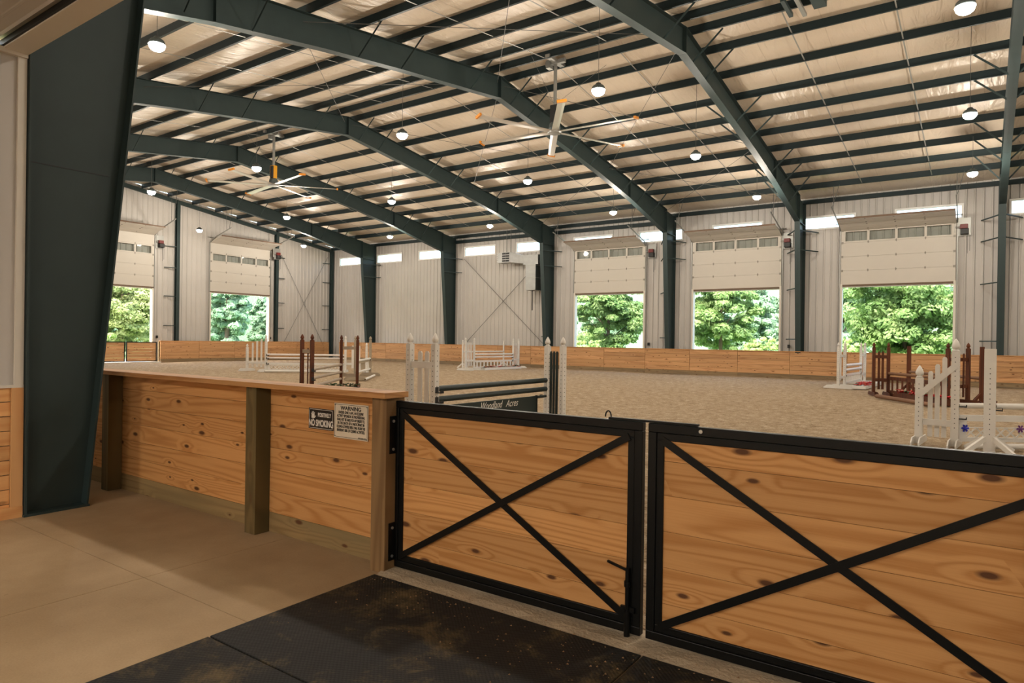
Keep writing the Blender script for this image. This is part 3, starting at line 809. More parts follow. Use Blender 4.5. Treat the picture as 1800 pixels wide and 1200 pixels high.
g.prism([(cx-.018, cz-.022), (cx+.018, cz-.022), (cx+.019, cz+.006), (cx-.017, cz+.006)], -.0042, -.0034, 'Y')
g.bar((cx+.014, -.0036, cz-.02), (cx+.033, -.0036, cz-.002), .006, .001, (0, 1, 0))
g.build('hand_emblem', M['text_white'], s1)
s2 = sign('warning_sign', 'white sign headed WARNING about equine activity law, by the end post', -4.02, .862, .372, .262, 'sign_white', 'text_black', .008)
text('WARNING', .042, 'text_black', s2, (.186, -.004, .213), UP, sx=1.1, bold=.0012)
for i, ln in enumerate(('UNDER OHIO LAW, AN EQUINE', 'ACTIVITY SPONSOR OR PROFESSIONAL', 'SHALL NOT BE LIABLE FOR ANY INJURY TO,', 'OR THE DEATH OF A PARTICIPANT IN', 'EQUINE ACTIVITIES RESULTING FROM THE', 'INHERENT RISK OF EQUINE ACTIVITIES.')):
    text(ln, .0285, 'text_black', s2, (.186, -.004, .185-i*.0268), UP, sx=(.66, .60, .535, .60, .565, .60)[i], bold=.0008)
text('OHIO REVISED CODE', .011, 'text_black', s2, (.31, -.004, .013), UP, sx=.8)

# ------------------------------------------------------------ black gates
def near_gate(x0, wd, label, left):
    t = thing('arena_gate', label, 'gate', (x0, 3.40, .03), 0, 'pair of black steel framed board gates')
    H = 1.155; y0, y1 = -.045, .0
    o = MB()
    tb = .047
    o.box((0, y0, 0), (wd, y1, tb)).box((0, y0, H-tb), (wd, y1, H)).box((0, y0, tb), (tb, y1, H-tb)).box((wd-tb, y0, tb), (wd, y1, H-tb))
    o.build('outer_frame', M['black'], t, bevel=.004)
    k = tb; i = MB(); ib = .040; e = .002
    i.box((k+e, y0+.006, k+e), (wd-k-e, y1-.004, k+ib)).box((k+e, y0+.006, H-k-ib), (wd-k-e, y1-.004, H-k-e)).box((k+e, y0+.006, k+ib), (k+ib, y1-.004, H-k-ib)).box((wd-k-ib, y0+.006, k+ib), (wd-k-e, y1-.004, H-k-ib))
    i.build('inner_frame', M['black'], t, bevel=.003)
    a = k+ib; za, zb = a, H-a
    MB().bar((a-.01, y0+.002, zb+.005), (wd-a+.01, y0+.002, za-.005), .007, .040).build('cross_brace', M['black'], t)
    MB().bar((a-.01, y0-.003, za-.005), (wd-a+.01, y0-.003, zb+.005), .007, .040).build('cross_brace', M['black'], t)
    hs = [.12, .19, .19, .19, .18, .114]; z = za-.005
    tot = zb-za+.01; sc = tot/sum(hs)
    for h in hs:
        h *= sc
        put(MB().box((-(wd-2*a)/2-.004, -.008, .0012), ((wd-2*a)/2+.004, .022, h-.0012)).mesh('board', M['pine']), 'board', t, (wd/2, -.018, z)); z += h
    return t
g1 = near_gate(-3.352, 1.868, 'left leaf of the near black steel gate with cross brace and pine boards', True)
g2 = near_gate(-1.452, 1.868, 'right leaf of the near black steel gate, cut off by the right picture edge', False)
# hinges: plates bolted to the end post side, barrel to the gate
for z0 in (.82, .08):
    hp = MB().box((.0, -.105, z0), (.006, -.03, z0+.26)).build('hinge_plate', M['black'], g1, (-.012, 0, -.0)); hp.location = (-3.33+3.352+.0-.0, 0, -.03)
    MB().tube((.012, -.035, z0+.03), (.012, -.035, z0+.23), .014, 10).build('hinge_barrel', M['black'], g1, (0, 0, -.03))
    for dz in (.03, .225): MB().tube((.026, -.075, z0+dz), (.034, -.075, z0+dz), .010, 10).build('bolt', M['bolt'], g1, (0, 0, -.03))
# sliding top latch with ring and bolt
MB().box((1.66, -.04, 1.157), (2.17, -.012, 1.169)).build('latch_bar', M['black'], g1, bevel=.002)
rg = MB()
for k in range(10):
    a, b = math.pi*k/10, math.pi*(k+1)/10
    rg.tube((1.655+.018*math.cos(a), -.03, 1.168+.034*math.sin(a)), (1.655+.018*math.cos(b), -.03, 1.168+.034*math.sin(b)), .004, 6)
rg.build('latch_ring', M['black'], g1)
MB().tube((2.19-1.9, -.046, 1.135), (2.19-1.9, -.056, 1.135), .010, 10).build('latch_bolt', M['bolt'], g2)
# drop bolt on the left leaf
db = MB().tube((1.80, -.062, .0), (1.80, -.062, .36), .012, 8).tube((1.80, -.062, -.03), (1.80, -.062, .13), .017, 10).tube((1.80, -.062, .26), (1.80, -.062, .29), .018, 10)
db.box((1.76, -.062, .12), (1.84, -.045, .15)); db.bar((1.80, -.066, .35), (1.73, -.075, .37), .012, .012).bar((1.73, -.075, .37), (1.68, -.06, .375), .012, .012)
db.build('drop_bolt', M['black'], g1)

# ------------------------------------------------------------ annex (where the camera stands)
annex = struct_empty('wall_annex', (-6.93, 0, 0)); annex.name = 'wall_side'
v, f = ribbed(-6.0, 2.30, 1.165, lambda u: 4.09, [], .23, .02)
mb = MB().add([(n, u, z) for u, n, z in v], f); me = bpy.data.meshes.new('metal_liner'); me.from_pydata(mb.v, [], mb.f); me.materials.append(M['wall']); put(me, 'metal_liner', annex)
MB().box((-.02, 2.285, 1.16), (.03, 2.352, 4.07)).build('corner_trim', M['white_trim'], annex)
MB().box((0, -6, 1.14), (.035, 2.352, 1.165)).build('cap_trim', M['white_trim'], annex)
MB().box((0, -6, 4.03), (.05, 2.352, 4.075)).build('top_trim', M['white_trim'], annex)
hh = .1275
for k in range(9):
    o = put(MB().box((-.6, 0, .003), (.6, .02, hh-.004)).mesh('plank', M['wainscot']), 'plank', annex, (.0, 1.66, k*hh), (0, 0, math.pi/2)); o.location.x = .02
    for q in (.44, -.78, -2.0, -3.2, -4.4): put(o.data, 'plank', annex, (.02, q, k*hh), (0, 0, math.pi/2))
MB().box((.02, 2.262, .0), (.04, 2.352, 1.14)).build('trim_board', M['wainscot_v'], annex)
MB().box((.02, -6, .0), (.045, 2.352, .10)).build('baseboard', M['wainscot'], annex)
MB().box((-.06, -6, -.05), (-.02, 2.34, 4.1)).build('backing', M['white_trim'], annex)
# soffit beam across the opening
sof = MB().box((-6.93, 2.17, 4.06), (9.0, 2.352, 4.10)).build('trim_5', M['white_trim']); tag(sof, 'smooth beige soffit strip over the wide opening', None, None, 'structure')
MB().box((0, -.03, .012), (15.93, -.0, .06)).build('gap_shade', M['dark'], sof, (-6.93, 2.18, 4.06))  # dark strip painted in for the shaded groove between soffit and ceiling
v, f = ribbed(-6.0, 2.13, 0, lambda u: 1, [], .23, .02)
ca = bpy.data.meshes.new('ceiling_annex')
prof = []
y = -6.0
mb = MB(); n = 0
ysr = []
while y < 2.12:
    for off, d in ((0, 0), (.05, 0), (.065, .018), (.095, .018), (.11, 0), (.165, 0), (.172, .006), (.19, .006), (.197, 0)): ysr.append((y+off, d))
    y += .23
ysr = [q for q in ysr if q[0] < 2.13]+[(2.13, 0)]
vs = []
for yy_, d in ysr: vs += [(-6.93, yy_, 4.13-d), (9.0, yy_, 4.13-d)]
mb.add(vs, [(2*i, 2*i+1, 2*i+3, 2*i+2) for i in range(len(ysr)-1)])
o = mb.build('ceiling_2', M['wall']); tag(o, 'ribbed metal ceiling of the aisle', None, None, 'structure')
for nm, a, b in (('wall_behind', (-6.95, -6.05, 0), (9.05, -6.0, 4.2)), ('wall_aisle_right', (9.0, -6.0, 0), (9.05, 2.2, 4.2))):
    tag(MB().box(a, b).build(nm, M['wall']), kind='structure')
tag(MB().box((-7.1, -6.1, 4.16), (9.1, 2.30, 4.2)).build('trim_6', M['white_trim']), 'outer roof deck over the aisle', None, None, 'structure')

for i, (x, y) in enumerate(((-5.0, -4.2), (-1.0, -4.2), (3.0, -4.2))):
    t = thing('aisle_light', 'long white ceiling light over the aisle, '+('by the side wall', 'behind the photographer', 'right of the photographer')[i], 'lamp', (x, y, 4.02), 0, 'ceiling lights over the aisle')
    MB().box((-.62, -.12, 0), (.62, .12, .08)).build('housing', M['white_trim'], t); MB().box((-.6, -.1, -.02), (.6, .1, 0)).build('lens', M['lamp_face'], t)
    ld = bpy.data.lights.new('tube_light', 'AREA'); ld.shape = 'RECTANGLE'; ld.size = 1.2; ld.size_y = .2; ld.energy = AISLE_W; ld.color = LAMP_COL
    lo = bpy.data.objects.new('tube_light', ld); COL.objects.link(lo); lo.parent = t; lo.location = (0, 0, -.04)
# ------------------------------------------------------------ lamps
lamp_body = MB().lathe([(.02, .16), (.06, .15), (.09, .10), (.13, .085), (.155, .05), (.16, .0), (.15, -.02)], 16)
lb = lamp_body.mesh('housing', M['galv_dark'], True)
ln_ = MB().lathe([(.04, -.15), (.10, -.13), (.145, -.085), (.165, -.018)], 16).mesh('lens', M['lamp_face'], True)
LZ = 7.75
LX = [-37.2, -29.1, -21.6, -14.3, -7.7, -.3, 7.0]; LY = [7.2, 14.5, 21.3, 28.6]  # last row of lamps is out of view, added to even the light
xn = ['first row from the end wall', 'second row from the end wall', 'third row from the end wall', 'fourth row from the end wall', 'fifth row from the end wall', 'rightmost row in view', 'unseen row added for even light']
yn = ['nearest the aisle', 'near side of the ridge', 'far side of the ridge', 'nearest the far wall']
for i, x in enumerate(LX):
    for j, y in enumerate(LY):
        t = thing('high_bay_lamp', 'hanging high bay lamp, '+xn[i]+', '+yn[j], 'lamp', (x, y, LZ), 0, 'high bay lamps under the arena roof')
        put(lb, 'housing', t); put(ln_, 'lens', t)
        MB().tube((0, 0, .15), (0, 0, zt(y)-LZ), .006, 5).build('cord', M['rod'], t)
        ld = bpy.data.lights.new('lamp_light', 'POINT'); ld.energy = LAMP_W; ld.color = LAMP_COL; ld.shadow_soft_size = .13
        lo = bpy.data.objects.new('lamp_light', ld); COL.objects.link(lo); lo.parent = t; lo.location = (0, 0, -.32)

# ------------------------------------------------------------ big ceiling fans
def fan(x, y, z, angs, rad, label, yellow):
    t = thing('ceiling_fan', label, 'fan', (x, y, z), 0, 'large six-blade ceiling fans')
    MB().lathe([(.05, -.05), (.21, -.045), (.23, 0), (.21, .04), (.06, .05)], 20).build('hub', M['galv'], t, smooth=False)
    for a in angs:
        bl = MB().prism([(-.115, 0), (-.04, .022), (.07, .02), (.115, 0), (.04, -.008)], .18, rad-.08)
        o = bl.build('blade', M['blade'], t, (0, 0, 0), (R(9), 0, R(a)))
        tip = MB().box((rad-.08, -.14, -.03), (rad-.01, .14, .05)); tip.build('blade_tip', M['orange'], o, bevel=.01)
    MB().box((-.13, -.1, .28), (.13, .1, .85)).build('motor', M['yellow' if yellow else 'dark'], t, bevel=.02)
    MB().box((-.02, -.16, .3), (.14, -.1, .8)).build('motor_cover', M['dark'], t)
    MB().lathe([(.15, .05), (.19, .12), (.17, .25), (.12, .3)], 14).build('gearbox', M['galv_dark'], t)
    MB().tube((0, 0, .8), (0, 0, 2.2), .055, 12).build('down_pole', M['track'], t)
    MB().box((-.35, -.06, 2.15), (.35, .06, 2.27)).box((-.08, -.5, 2.2), (.08, .5, 2.3)).box((-.3, -.1, 2.05), (-.15, .1, 2.3)).build('mount', M['track'], t)
    for a in (0, 120, 240): MB().tube((.05*math.cos(R(a)), .05*math.sin(R(a)), .9), (1.6*math.cos(R(a+30)), 1.6*math.sin(R(a+30)), 2.1), .005, 4).build('guy_wire', M['rod'], t)
    return t
fan(-11.15, 18.1, 8.23, (3, 66, 124, 185, 246, 305.5), 2.78, 'six-blade fan with orange tips hanging at the ridge, nearer one', False)
fan(-25.7, 18.1, 8.32, (-71, -11, 50, 109, 169, 229), 2.78, 'six-blade fan with orange motor at the ridge, farther one', True)
# ridge bracket near top right
o = thing('ridge_bracket', 'dark steel bracket across the ridge purlins at the top right', 'bracket', (-3.9, 18.13, 10.2))
MB().box((-.05, -.7, .06), (.05, .7, .14)).build('arm', M['track'], o); MB().box((.3, -.3, 0), (.6, .3, .14)).build('junction_box', M['steel'], o); MB().box((-.35, -.5, .04), (-.25, .5, .14)).build('arm', M['steel'], o)

# ------------------------------------------------------------ unit heater and duct
h = thing('unit_heater', 'galvanised unit heater with black louvres and duct by the far wall', 'heater', (-22.6, 33.25, 6.3))
MB().box((-1.62, -.35, .0), (-.7, .35, .62)).build('cabinet', M['galv'], h, bevel=.01)
for k in range(4):
    for q in range(2):
        MB().box((-1.28+q*.27, -.362, .05+k*.145), (-1.03+q*.27, -.351, .15+k*.145)).build('louvre', M['dark'], h)
for k in range(5): MB().box((-1.72, -.3, .04+k*.12), (-1.62, .3, .07+k*.12)).build('fin', M['galv'], h)
mb = MB(); mb.add([(-.7, -.35, 0), (-.7, .35, 0), (-.7, .35, .62), (-.7, -.35, .62), (.2, -.25, -.1), (.2, .25, -.1), (.2, .25, .38), (.2, -.25, .38)],
                  [(0, 1, 2, 3), (4, 7, 6, 5), (0, 4, 5, 1), (1, 5, 6, 2), (2, 6, 7, 3), (3, 7, 4, 0)]); mb.build('duct_taper', M['galv'], h)
MB().box((.2, -.25, -.2), (1.25, .3, .38)).build('duct_elbow', M['galv'], h)
MB().box((.42, -.3, -1.72), (1.12, .5, -.2)).build('duct_drop', M['galv'], h)
MB().box((.40, -.32, -1.0), (1.14, .52, -.96)).build('duct_flange', M['track'], h); MB().box((.40, -.32, -.28), (1.14, .52, -.22)).build('duct_flange', M['track'], h)
MB().box((1.12, -.3, -1.70), (1.13, .5, -.2)).build('duct_shaded_side', M['galv_dark'], h)  # darker sheet paints the shade on this face of the drop
MB().tube((-1.2, 0, .62), (-1.2, 0, 2.05), .015, 6).tube((-.9, 0, .62), (-.9, 0, 2.05), .015, 6).build('hanger_rod', M['rod'], h)
MB().tube((.66, .1, -1.72), (.66, .1, -2.9), .03, 8).build('gas_pipe', M['dark'], h)

# ------------------------------------------------------------ jumps
def finial(mb, x, y, z, s=1.0):
    mb.lathe([(.040*s, 0), (.046*s, .012*s), (.030*s, .022*s), (.030*s, .032*s), (.048*s, .045*s), (.050*s, .075*s), (.036*s, .115*s), (.018*s, .15*s), (.004*s, .168*s)], 12, (x, y, z))
def post_obj(t, x, h, mat, s=.09, fin=True, fmat=None, holes_=True, y=0, z0=0, name='post'):
    hf = .165 if fin else 0
    mb = MB().box((x-s/2, y-s/2, z0), (x+s/2, y+s/2, h-hf)).box((x-s/2+.012, y-s/2+.012, h-hf), (x+s/2-.012, y+s/2-.012, h-hf+.002))
    o = mb.build(name, M[mat], t, bevel=.006)
    if fin:
        fb = MB(); finial(fb, x, y, h-hf, s/.09); fb.build('finial', M[fmat or mat], o, smooth=True)
    if holes_:
        hb = MB()
        z = .3
        while z < h-.25:
            hb.tube((x, y-s/2-.0015, z), (x, y+s/2+.0015, z), .008, 6); hb.tube((x-s/2-.0015, y, z+.0), (x+s/2+.0015, y, z+.0), .008, 6); z += .076
        hb.build('pin_holes', M['dark'], o)
    return o
def foot(t, x, y0, y1, mat, name='foot'):
    # foot boards: two planks either side of the post, tapered ends
    mb = MB()
    for dx in (-.063, .045):
        mb.prism([(y0, 0), (y1, 0), (y1, .045), (y1-.12, .12), (y0+.12, .12), (y0, .045)], x+dx, x+dx+.018)
    return mb.build(name, M[mat], t)
def wing(p_in, p_out, h_in, h_out, mat, label, group, style='picket', slats=3, slat_mat=None, ft=.45, cups=(), fmat=None, slat_top=1.3, slat_bot=.28, s=.09, cross=(.45, 1.15), slat_tops=None, slat_w=.07, holes_=True, diag=None, cup_mat='dark', crmat=None, onepost=False):
    p_in = Vector((p_in[0], p_in[1])); p_out = Vector((p_out[0], p_out[1])); d = p_out-p_in; L = d.length
    t = thing('jump_standard', label, 'jump standard', (p_in.x, p_in.y, 0), math.atan2(d.y, d.x), group)
    post_obj(t, 0, h_in, mat, s, True, fmat, holes_)
    post_obj(t, L, h_out, mat, s, True, fmat, holes_)
    foot(t, 0, -ft, ft, mat); foot(t, L, -ft, ft, mat)
    for z in cross: MB().box((s/2, -.018, z-.05), (L-s/2, .018, z+.05)).build('crossbar', M[crmat or mat], t)
    for k in range(slats):
        q = (k+1)/(slats+1); x = s/2+(L-s)*q
        top = slat_tops[k] if slat_tops else slat_top
        MB().prism([(x-slat_w/2, slat_bot), (x+slat_w/2, slat_bot), (x+slat_w/2, top-.03), (x+slat_w/4, top), (x-slat_w/4, top), (x-slat_w/2, top-.03)], -.037, -.019, 'Y').build('slat', M[slat_mat or mat], t)
    if diag: MB().bar((0, .055, diag[0]), (L, .055, diag[1]), .025, .09).build('diagonal_bar', M[mat], t)
    for z in cups: MB().box((-.16, -.035, z-.06), (-.045, .035, z-.045)).box((-.16, -.035, z-.06), (-.15, .035, z-.02)).box((-.05, -.035, z-.06), (-.045, .035, z+.03)).build('cup', M[cup_mat], t)
    return t
def single(p, h, mat, label, group, s=.09, fin=False, ft=.3, cups=(), cd=(1, 0), feet='x', holes_=False):
    t = thing('jump_standard', label, 'jump standard', (p[0], p[1], 0), math.atan2(cd[1], cd[0]), group)
    post_obj(t, 0, h, mat, s, fin, None, holes_)
    for a in ((45, 135, 225, 315) if feet == 'x' else (0, 120, 240)):
        c, s_ = math.cos(R(a)), math.sin(R(a))
        MB().bar((c*.03, s_*.03, .26), (c*ft, s_*ft, .03), .045, .07).build('leg', M[mat], t)
    for z in cups: MB().box((.045, -.04, z-.065), (.16, .04, z-.05)).box((.15, -.04, z-.065), (.16, .04, z-.02)).build('cup', M['dark'], t)
    return t
def rail(p, q, z, mat, label, group=None, r=.045, z2=None, name='jump_pole', cut=.05, stripes=None):
    p = Vector((p[0], p[1], z)); q = Vector((q[0], q[1], z if z2 is None else z2)); d = (q-p).normalized(); p = p+d*cut; q = q-d*cut
    L = (q-p).length; c = (p+q)/2
    t = thing(name, label, 'pole', c, math.atan2(d.y, d.x), group)
    hz = (q.z-p.z)/2
    MB().tube((-L/2, 0, -hz), (L/2, 0, hz), r, 14).build('shaft', M[mat], t, smooth=False)
    cap = MB().tube((-L/2-.012, 0, -hz), (-L/2, 0, -hz), r*.8, 12).tube((L/2, 0, hz), (L/2+.012, 0, hz), r*.8, 12); cap.build('end_grain', M['treated'] if stripes is None else M[stripes], t)
    return t
def gate_panel(p, q, zt_, zb_, mat, label, n=10, style='picket', cut=.06, group=None, picket_w=.07, th=.10):
    p = Vector((p[0], p[1])); q = Vector((q[0], q[1])); d = q-p; L = d.length-2*cut
    t = thing('jump_gate', label, 'jump panel', (p.x, p.y, 0), math.atan2(d.y, d.x), group)
    MB().box((cut, -.02, zt_-th), (cut+L, .02, zt_)).build('top_bar', M[mat], t)
    if style != 'hang': MB().box((cut, -.02, zb_), (cut+L, .02, zb_+.07)).build('bottom_bar', M[mat], t)
    if style in ('picket', 'hang'):
        for k in range(n):
            x = cut+.05+(L-.1)*(k+.5)/n
            MB().box((x-picket_w/2, -.012, zb_), (x+picket_w/2, .012, zt_-th)).build('picket', M[mat], t)
    if style == 'lattice':
        hgt = zt_-th-zb_-.07; st = hgt
        for x in (cut, cut+L-.12): MB().box((x, -.018, zb_+.07), (x+.12, .018, zt_-th)).build('stile', M[mat], t)
        x = cut+.12; k = 0
        while x+.16 < cut+L-.1:
            MB().bar((x, -.006, zb_+.07), (x+.16, -.006, zb_+.23), .008, .022).build('lattice_strip', M[mat], t)
            MB().bar((x+.16, .006, zb_+.07), (x, .006, zb_+.23), .008, .022).build('lattice_strip', M[mat], t); x += .16
        MB().box((cut+.12, -.012, zb_+.22), (cut+L-.12, .012, zb_+.235)).build('lattice_rail', M[mat], t)
    return t
def flowers(t, x0, x1, z, mats, n, sp=.05, size=.055, y=0):
    rnd = random.Random(int(x0*100)+n); byc = {}
    for k in range(n):
        m_ = rnd.choice(mats); mb = byc.setdefault(m_, MB())
        c = Vector((rnd.uniform(x0, x1), y+rnd.uniform(-sp, sp), z+rnd.uniform(-.03, .07)))
        if m_ == 'fl_green':
            for q in range(3):
                a = rnd.uniform(0, 6.28); dx, dy = math.cos(a)*size*1.4, math.sin(a)*size*1.4
                mb.add([c, c+Vector((dx-dy*.3, dy+dx*.3, .02)), c+Vector((dx*1.4, dy*1.4, -.01)), c+Vector((dx+dy*.3, dy-dx*.3, .02))], [(0, 1, 2, 3)])
        else:
            for q in range(6):
                a = q*1.047+rnd.uniform(0, .3); dx, dy = math.cos(a)*size, math.sin(a)*size
                mb.add([c, c+Vector((dx-dy*.5, dy+dx*.5, .025)), c+Vector((dx*1.3, dy*1.3, .01)), c+Vector((dx+dy*.5, dy-dx*.5, .025))], [(0, 1, 2, 3)])
            mb.ball(c+Vector((0, 0, .012)), size*.3, 6, 4)
    for k, mb in byc.items():
        o = mb.build('blossoms' if k != 'fl_green' else 'leaves', M[k], t); tag(o, kind='stuff')
def flower_box(p, q, mat, label, mats, n, h=.13, wdt=.22, group=None, rng=None, fs=.055):
    p = Vector((p[0], p[1])); q = Vector((q[0], q[1])); d = q-p; L = d.length
    t = thing('flower_box', label, 'flower box', (p.x, p.y, 0), math.atan2(d.y, d.x), group)
    MB().box((0, -wdt/2, 0), (L, -wdt/2+.02, h)).box((0, wdt/2-.02, 0), (L, wdt/2, h)).box((0, -wdt/2+.02, 0), (.02, wdt/2-.02, h)).box((L-.02, -wdt/2+.02, 0), (L, wdt/2-.02, h)).box((.02, -wdt/2+.02, .01), (L-.02, wdt/2-.02, .03)).build('box', M[mat], t)
    a, b = rng or (.1, L-.1)
    flowers(t, a, b, h, mats, n, wdt/2-.05, fs)
    return t

# white jump at the far left
W = 'white_paint'
g = 'white jump at the far left'
wing((-26.86, 18.65), (-28.02, 18.45), 1.70, 1.27, W, 'white stepped wing standard left of the far left jump', g, slats=3, slat_tops=(1.5, 1.40, 1.32), slat_bot=.2, cross=(.4,), cups=(.79, .64, .4), slat_w=.1)
wing((-24.11, 20.95), (-23.35, 21.55), 1.70, 1.39, W, 'white wing standard behind the brown jump, far left jump right side', g, slats=2, slat_top=1.25, slat_bot=.2, cross=(.4,), cups=(.79, .64, .4), slat_w=.1)
A, B = (-26.86, 18.65), (-24.11, 20.95)
rail(A, B, .79, 'lilac', 'upper white pole of the far left jump', g); rail(A, B, .64, 'lilac', 'lower white pole of the far left jump', g)
gate_panel(A, B, .42, .06, W, 'white lattice panel low in the far left jump', style='lattice', th=.1)
rail((-26.6, 18.35), (-23.9, 20.6), .05, W, 'white ground pole before the far left jump', g)

# brown jump in front of it
g = 'brown jump left of the middle'
A, B = (-14.84, 11.73), (-17.0, 14.60)
wing(A, (-15.42, 11.85), 1.70, 1.70, 'brown_stain', 'brown stained standard nearer the fence, left of the taupe poles', g, slats=1, slat_top=1.32, slat_bot=.2, cross=(1.23,), crmat='rail_taupe', cups=(.74, .5, .3), slat_w=.05)
wing(B, (-16.62, 14.95), 1.70, 1.70, 'brown_stain', 'brown stained standard right of the taupe poles', g, slats=0, cross=(1.28, .40), crmat='rail_taupe', cups=(.74, .5, .3))
rail(A, B, .74, 'rail_taupe', 'top taupe pole of the brown jump', g, r=.042); rail(A, B, .50, 'rail_taupe', 'middle taupe pole of the brown jump', g, r=.042); rail(A, B, .28, 'rail_taupe', 'bottom taupe pole of the brown jump', g, r=.042)
t = thing('leafy_filler', 'small clump of green leaves under the brown jump', 'plant', (-16.4, 14.1, 0), .9)
flowers(t, -.5, .5, .1, ['fl_green', 'fl_green', 'fl_cream'], 40, .1, .07); MB().box((-.55, -.1, 0), (.55, .1, .06)).build('tray', M['dark'], t)

# beige jump behind
g = 'beige jump behind the brown one'
A, B = (-19.45, 17.45), (-21.40, 19.95)
wing(A, (-19.72, 17.62), 1.69, 1.69, 'beige_paint', 'beige twin-post standard left of the short beige jump', g, slats=0, cross=(.5, 1.2), ft=.42, cups=(.73, .3), fmat='beige_paint')
wing(B, (-21.62, 20.18), 1.68, 1.68, 'beige_paint', 'beige twin-post standard right of the short beige jump', g, slats=0, cross=(.5, 1.2), ft=.42, cups=(.73, .3))
rail(A, B, .73, W, 'upper white pole of the beige jump', g); rail(A, B, .29, W, 'lower white pole of the beige jump', g)
d = Vector((B[0]-A[0], B[1]-A[1])); L = d.length
t = thing('jump_gate', 'white and beige brush panel hanging in the beige jump', 'jump panel', (A[0], A[1], 0), math.atan2(d.y, d.x))
for k in range(2):
    x = .35+k*(L-1.2)
    MB().prism([(x, .34), (x+.55, .34), (x+.40, .66), (x+.08, .66)], -.015, .015, 'Y').build('panel', M[W], t)
for k in range(7): MB().box((1.0+k*.14, -.012, .36), (1.03+k*.14, .012, .68)).build('slat', M['beige_paint'], t)
MB().box((.2, -.02, .62), (L-.2, .02, .68)).build('top_bar', M['beige_paint'], t)
rail((-18.95, 17.42), (-20.9, 19.75), .05, W, 'white ground pole before the beige jump', g)

# black plank jump behind the near gate
g = 'black and white jump behind the left gate leaf'
A, B = (-6.68, 7.53), (-6.60, 10.58)
wing(A, (-7.22, 7.56), 1.70, 1.70, W, 'white picket standard behind the fence end, left of the black poles', g, slats=2, slat_top=1.43, slat_bot=.12, cross=(1.22, .35), cups=(.87, .72, .62), slat_w=.085, s=.092)
wing(B, (-6.22, 10.50), 1.68, 1.68, W, 'white standard with dark green slats, right of the black poles', g, slats=3, slat_mat='black_paint', slat_top=1.42, slat_bot=.15, cross=(.2,), cups=(.89, .74, .62), slat_w=.052, s=.092)
rail(A, B, .87, 'black_paint', 'upper black pole of the near middle jump', g, z2=.88, stripes='black_paint'); rail(A, B, .71, 'black_paint', 'lower black pole of the near middle jump', g, z2=.72, stripes='black_paint')
d = Vector((B[0]-A[0], B[1]-A[1])); L = d.length
t = thing('name_plank', 'dark green plank lettered Woodland Acres in white script', 'jump panel', (A[0], A[1], 0), math.atan2(d.y, d.x))
MB().box((.12, -.012, .18), (L-.34, .012, .61)).build('plank', M['black_paint'], t, bevel=.004)
MB().box((L-.36, -.02, .15), (L-.34, .02, .62)).box((.11, -.02, .15), (.13, .02, .62)).build('end_batten', M['dark'], t)
MB().tube((L-.34, 0, .585), (L-.05, 0, .585), .025, 10).tube((.05, 0, .585), (.12, 0, .585), .025, 10).build('hanger_pin', M['black_paint'], t)
text('Woodland', .17, 'text_white', t, (1.35, -.0135, .475), UP, sx=.80, shear=.42, bold=-.0005)
text('Acres', .17, 'text_white', t, (1.93, -.0135, .475), UP, sx=.85, shear=.42, bold=-.0005)

# white flower jump at the far wall, middle
g = 'white oxer before the far wall'
A, B = (-21.94, 27.82), (-21.84, 31.30)
wing(A, (-21.90, 27.05), 1.70, 1.70, 'white_worn', 'white wing standard left of the far flower jump', g, slats=4, slat_top=1.45, slat_bot=.2, cross=(.5,), cups=(.82, .66, .47), slat_w=.07, ft=.5)
wing(B, (-21.95, 32.0), 1.72, 1.72, 'white_worn', 'white wing standard right of the far flower jump', g, slats=3, slat_top=1.42, slat_bot=.2, cross=(.5,), cups=(.82, .66, .47), slat_w=.07, ft=.5)
rail(A, B, .82, W, 'upper white pole of the far flower jump', g); rail(A, B, .67, 'lilac', 'lower white pole of the far flower jump', g)
gate_panel(A, B, .50, .10, W, 'white picket panel of the far flower jump', n=11, picket_w=.10, th=.1)
single((-23.35, 32.45), 1.62, W, 'thin white single standard behind the far flower jump', g, s=.07, fin=True, ft=.3, feet='x')
single((-23.6, 28.9), 1.62, W, 'white single standard hidden behind the far left wing', g, s=.07, fin=True, ft=.3)
rail((-23.6, 28.9), (-23.35, 32.45), .92, W, 'back white pole of the far flower jump', g)
flower_box((-21.45, 28.0), (-21.40, 31.3), W, 'white box of coral flowers at the foot of the far flower jump', ['fl_coral', 'fl_coral', 'fl_green', 'fl_cream', 'dark'], 46, fs=.085)

# small white jump by the right doorway
g = 'small white jump before the rightmost doorway'
A, B = (-4.17, 27.83), (-4.04, 31.0)
wing(A, (-4.28, 27.15), 1.72, 1.70, 'white_worn', 'white speckled standard left of the small right jump', g, slats=1, slat_top=1.4, cross=(.4, 1.2), cups=(.83, .66, .48), ft=.5, slat_w=.1)
wing(B, (-3.98, 31.65), 1.72, 1.72, 'white_worn', 'white speckled standard right of the small right jump', g, slats=1, slat_top=1.4, cross=(.4, 1.2), cups=(.83, .66, .48), ft=.5, slat_w=.1)
rail(A, B, .83, 'lilac', 'upper white pole of the small right jump', g, r=.055); rail(A, B, .66, 'lilac', 'lower white pole of the small right jump', g, r=.055)
gate_panel(A, B, .51, .14, W, 'white picket panel of the small right jump', n=14, picket_w=.06, th=.09)
flower_box((-3.62, 27.3), (-3.50, 31.3), W, 'white box with red flowers before the small right jump', ['fl_coral', 'fl_red', 'fl_red', 'fl_green'], 30, h=.12, wdt=.45, rng=(.5, 1.7), fs=.10)

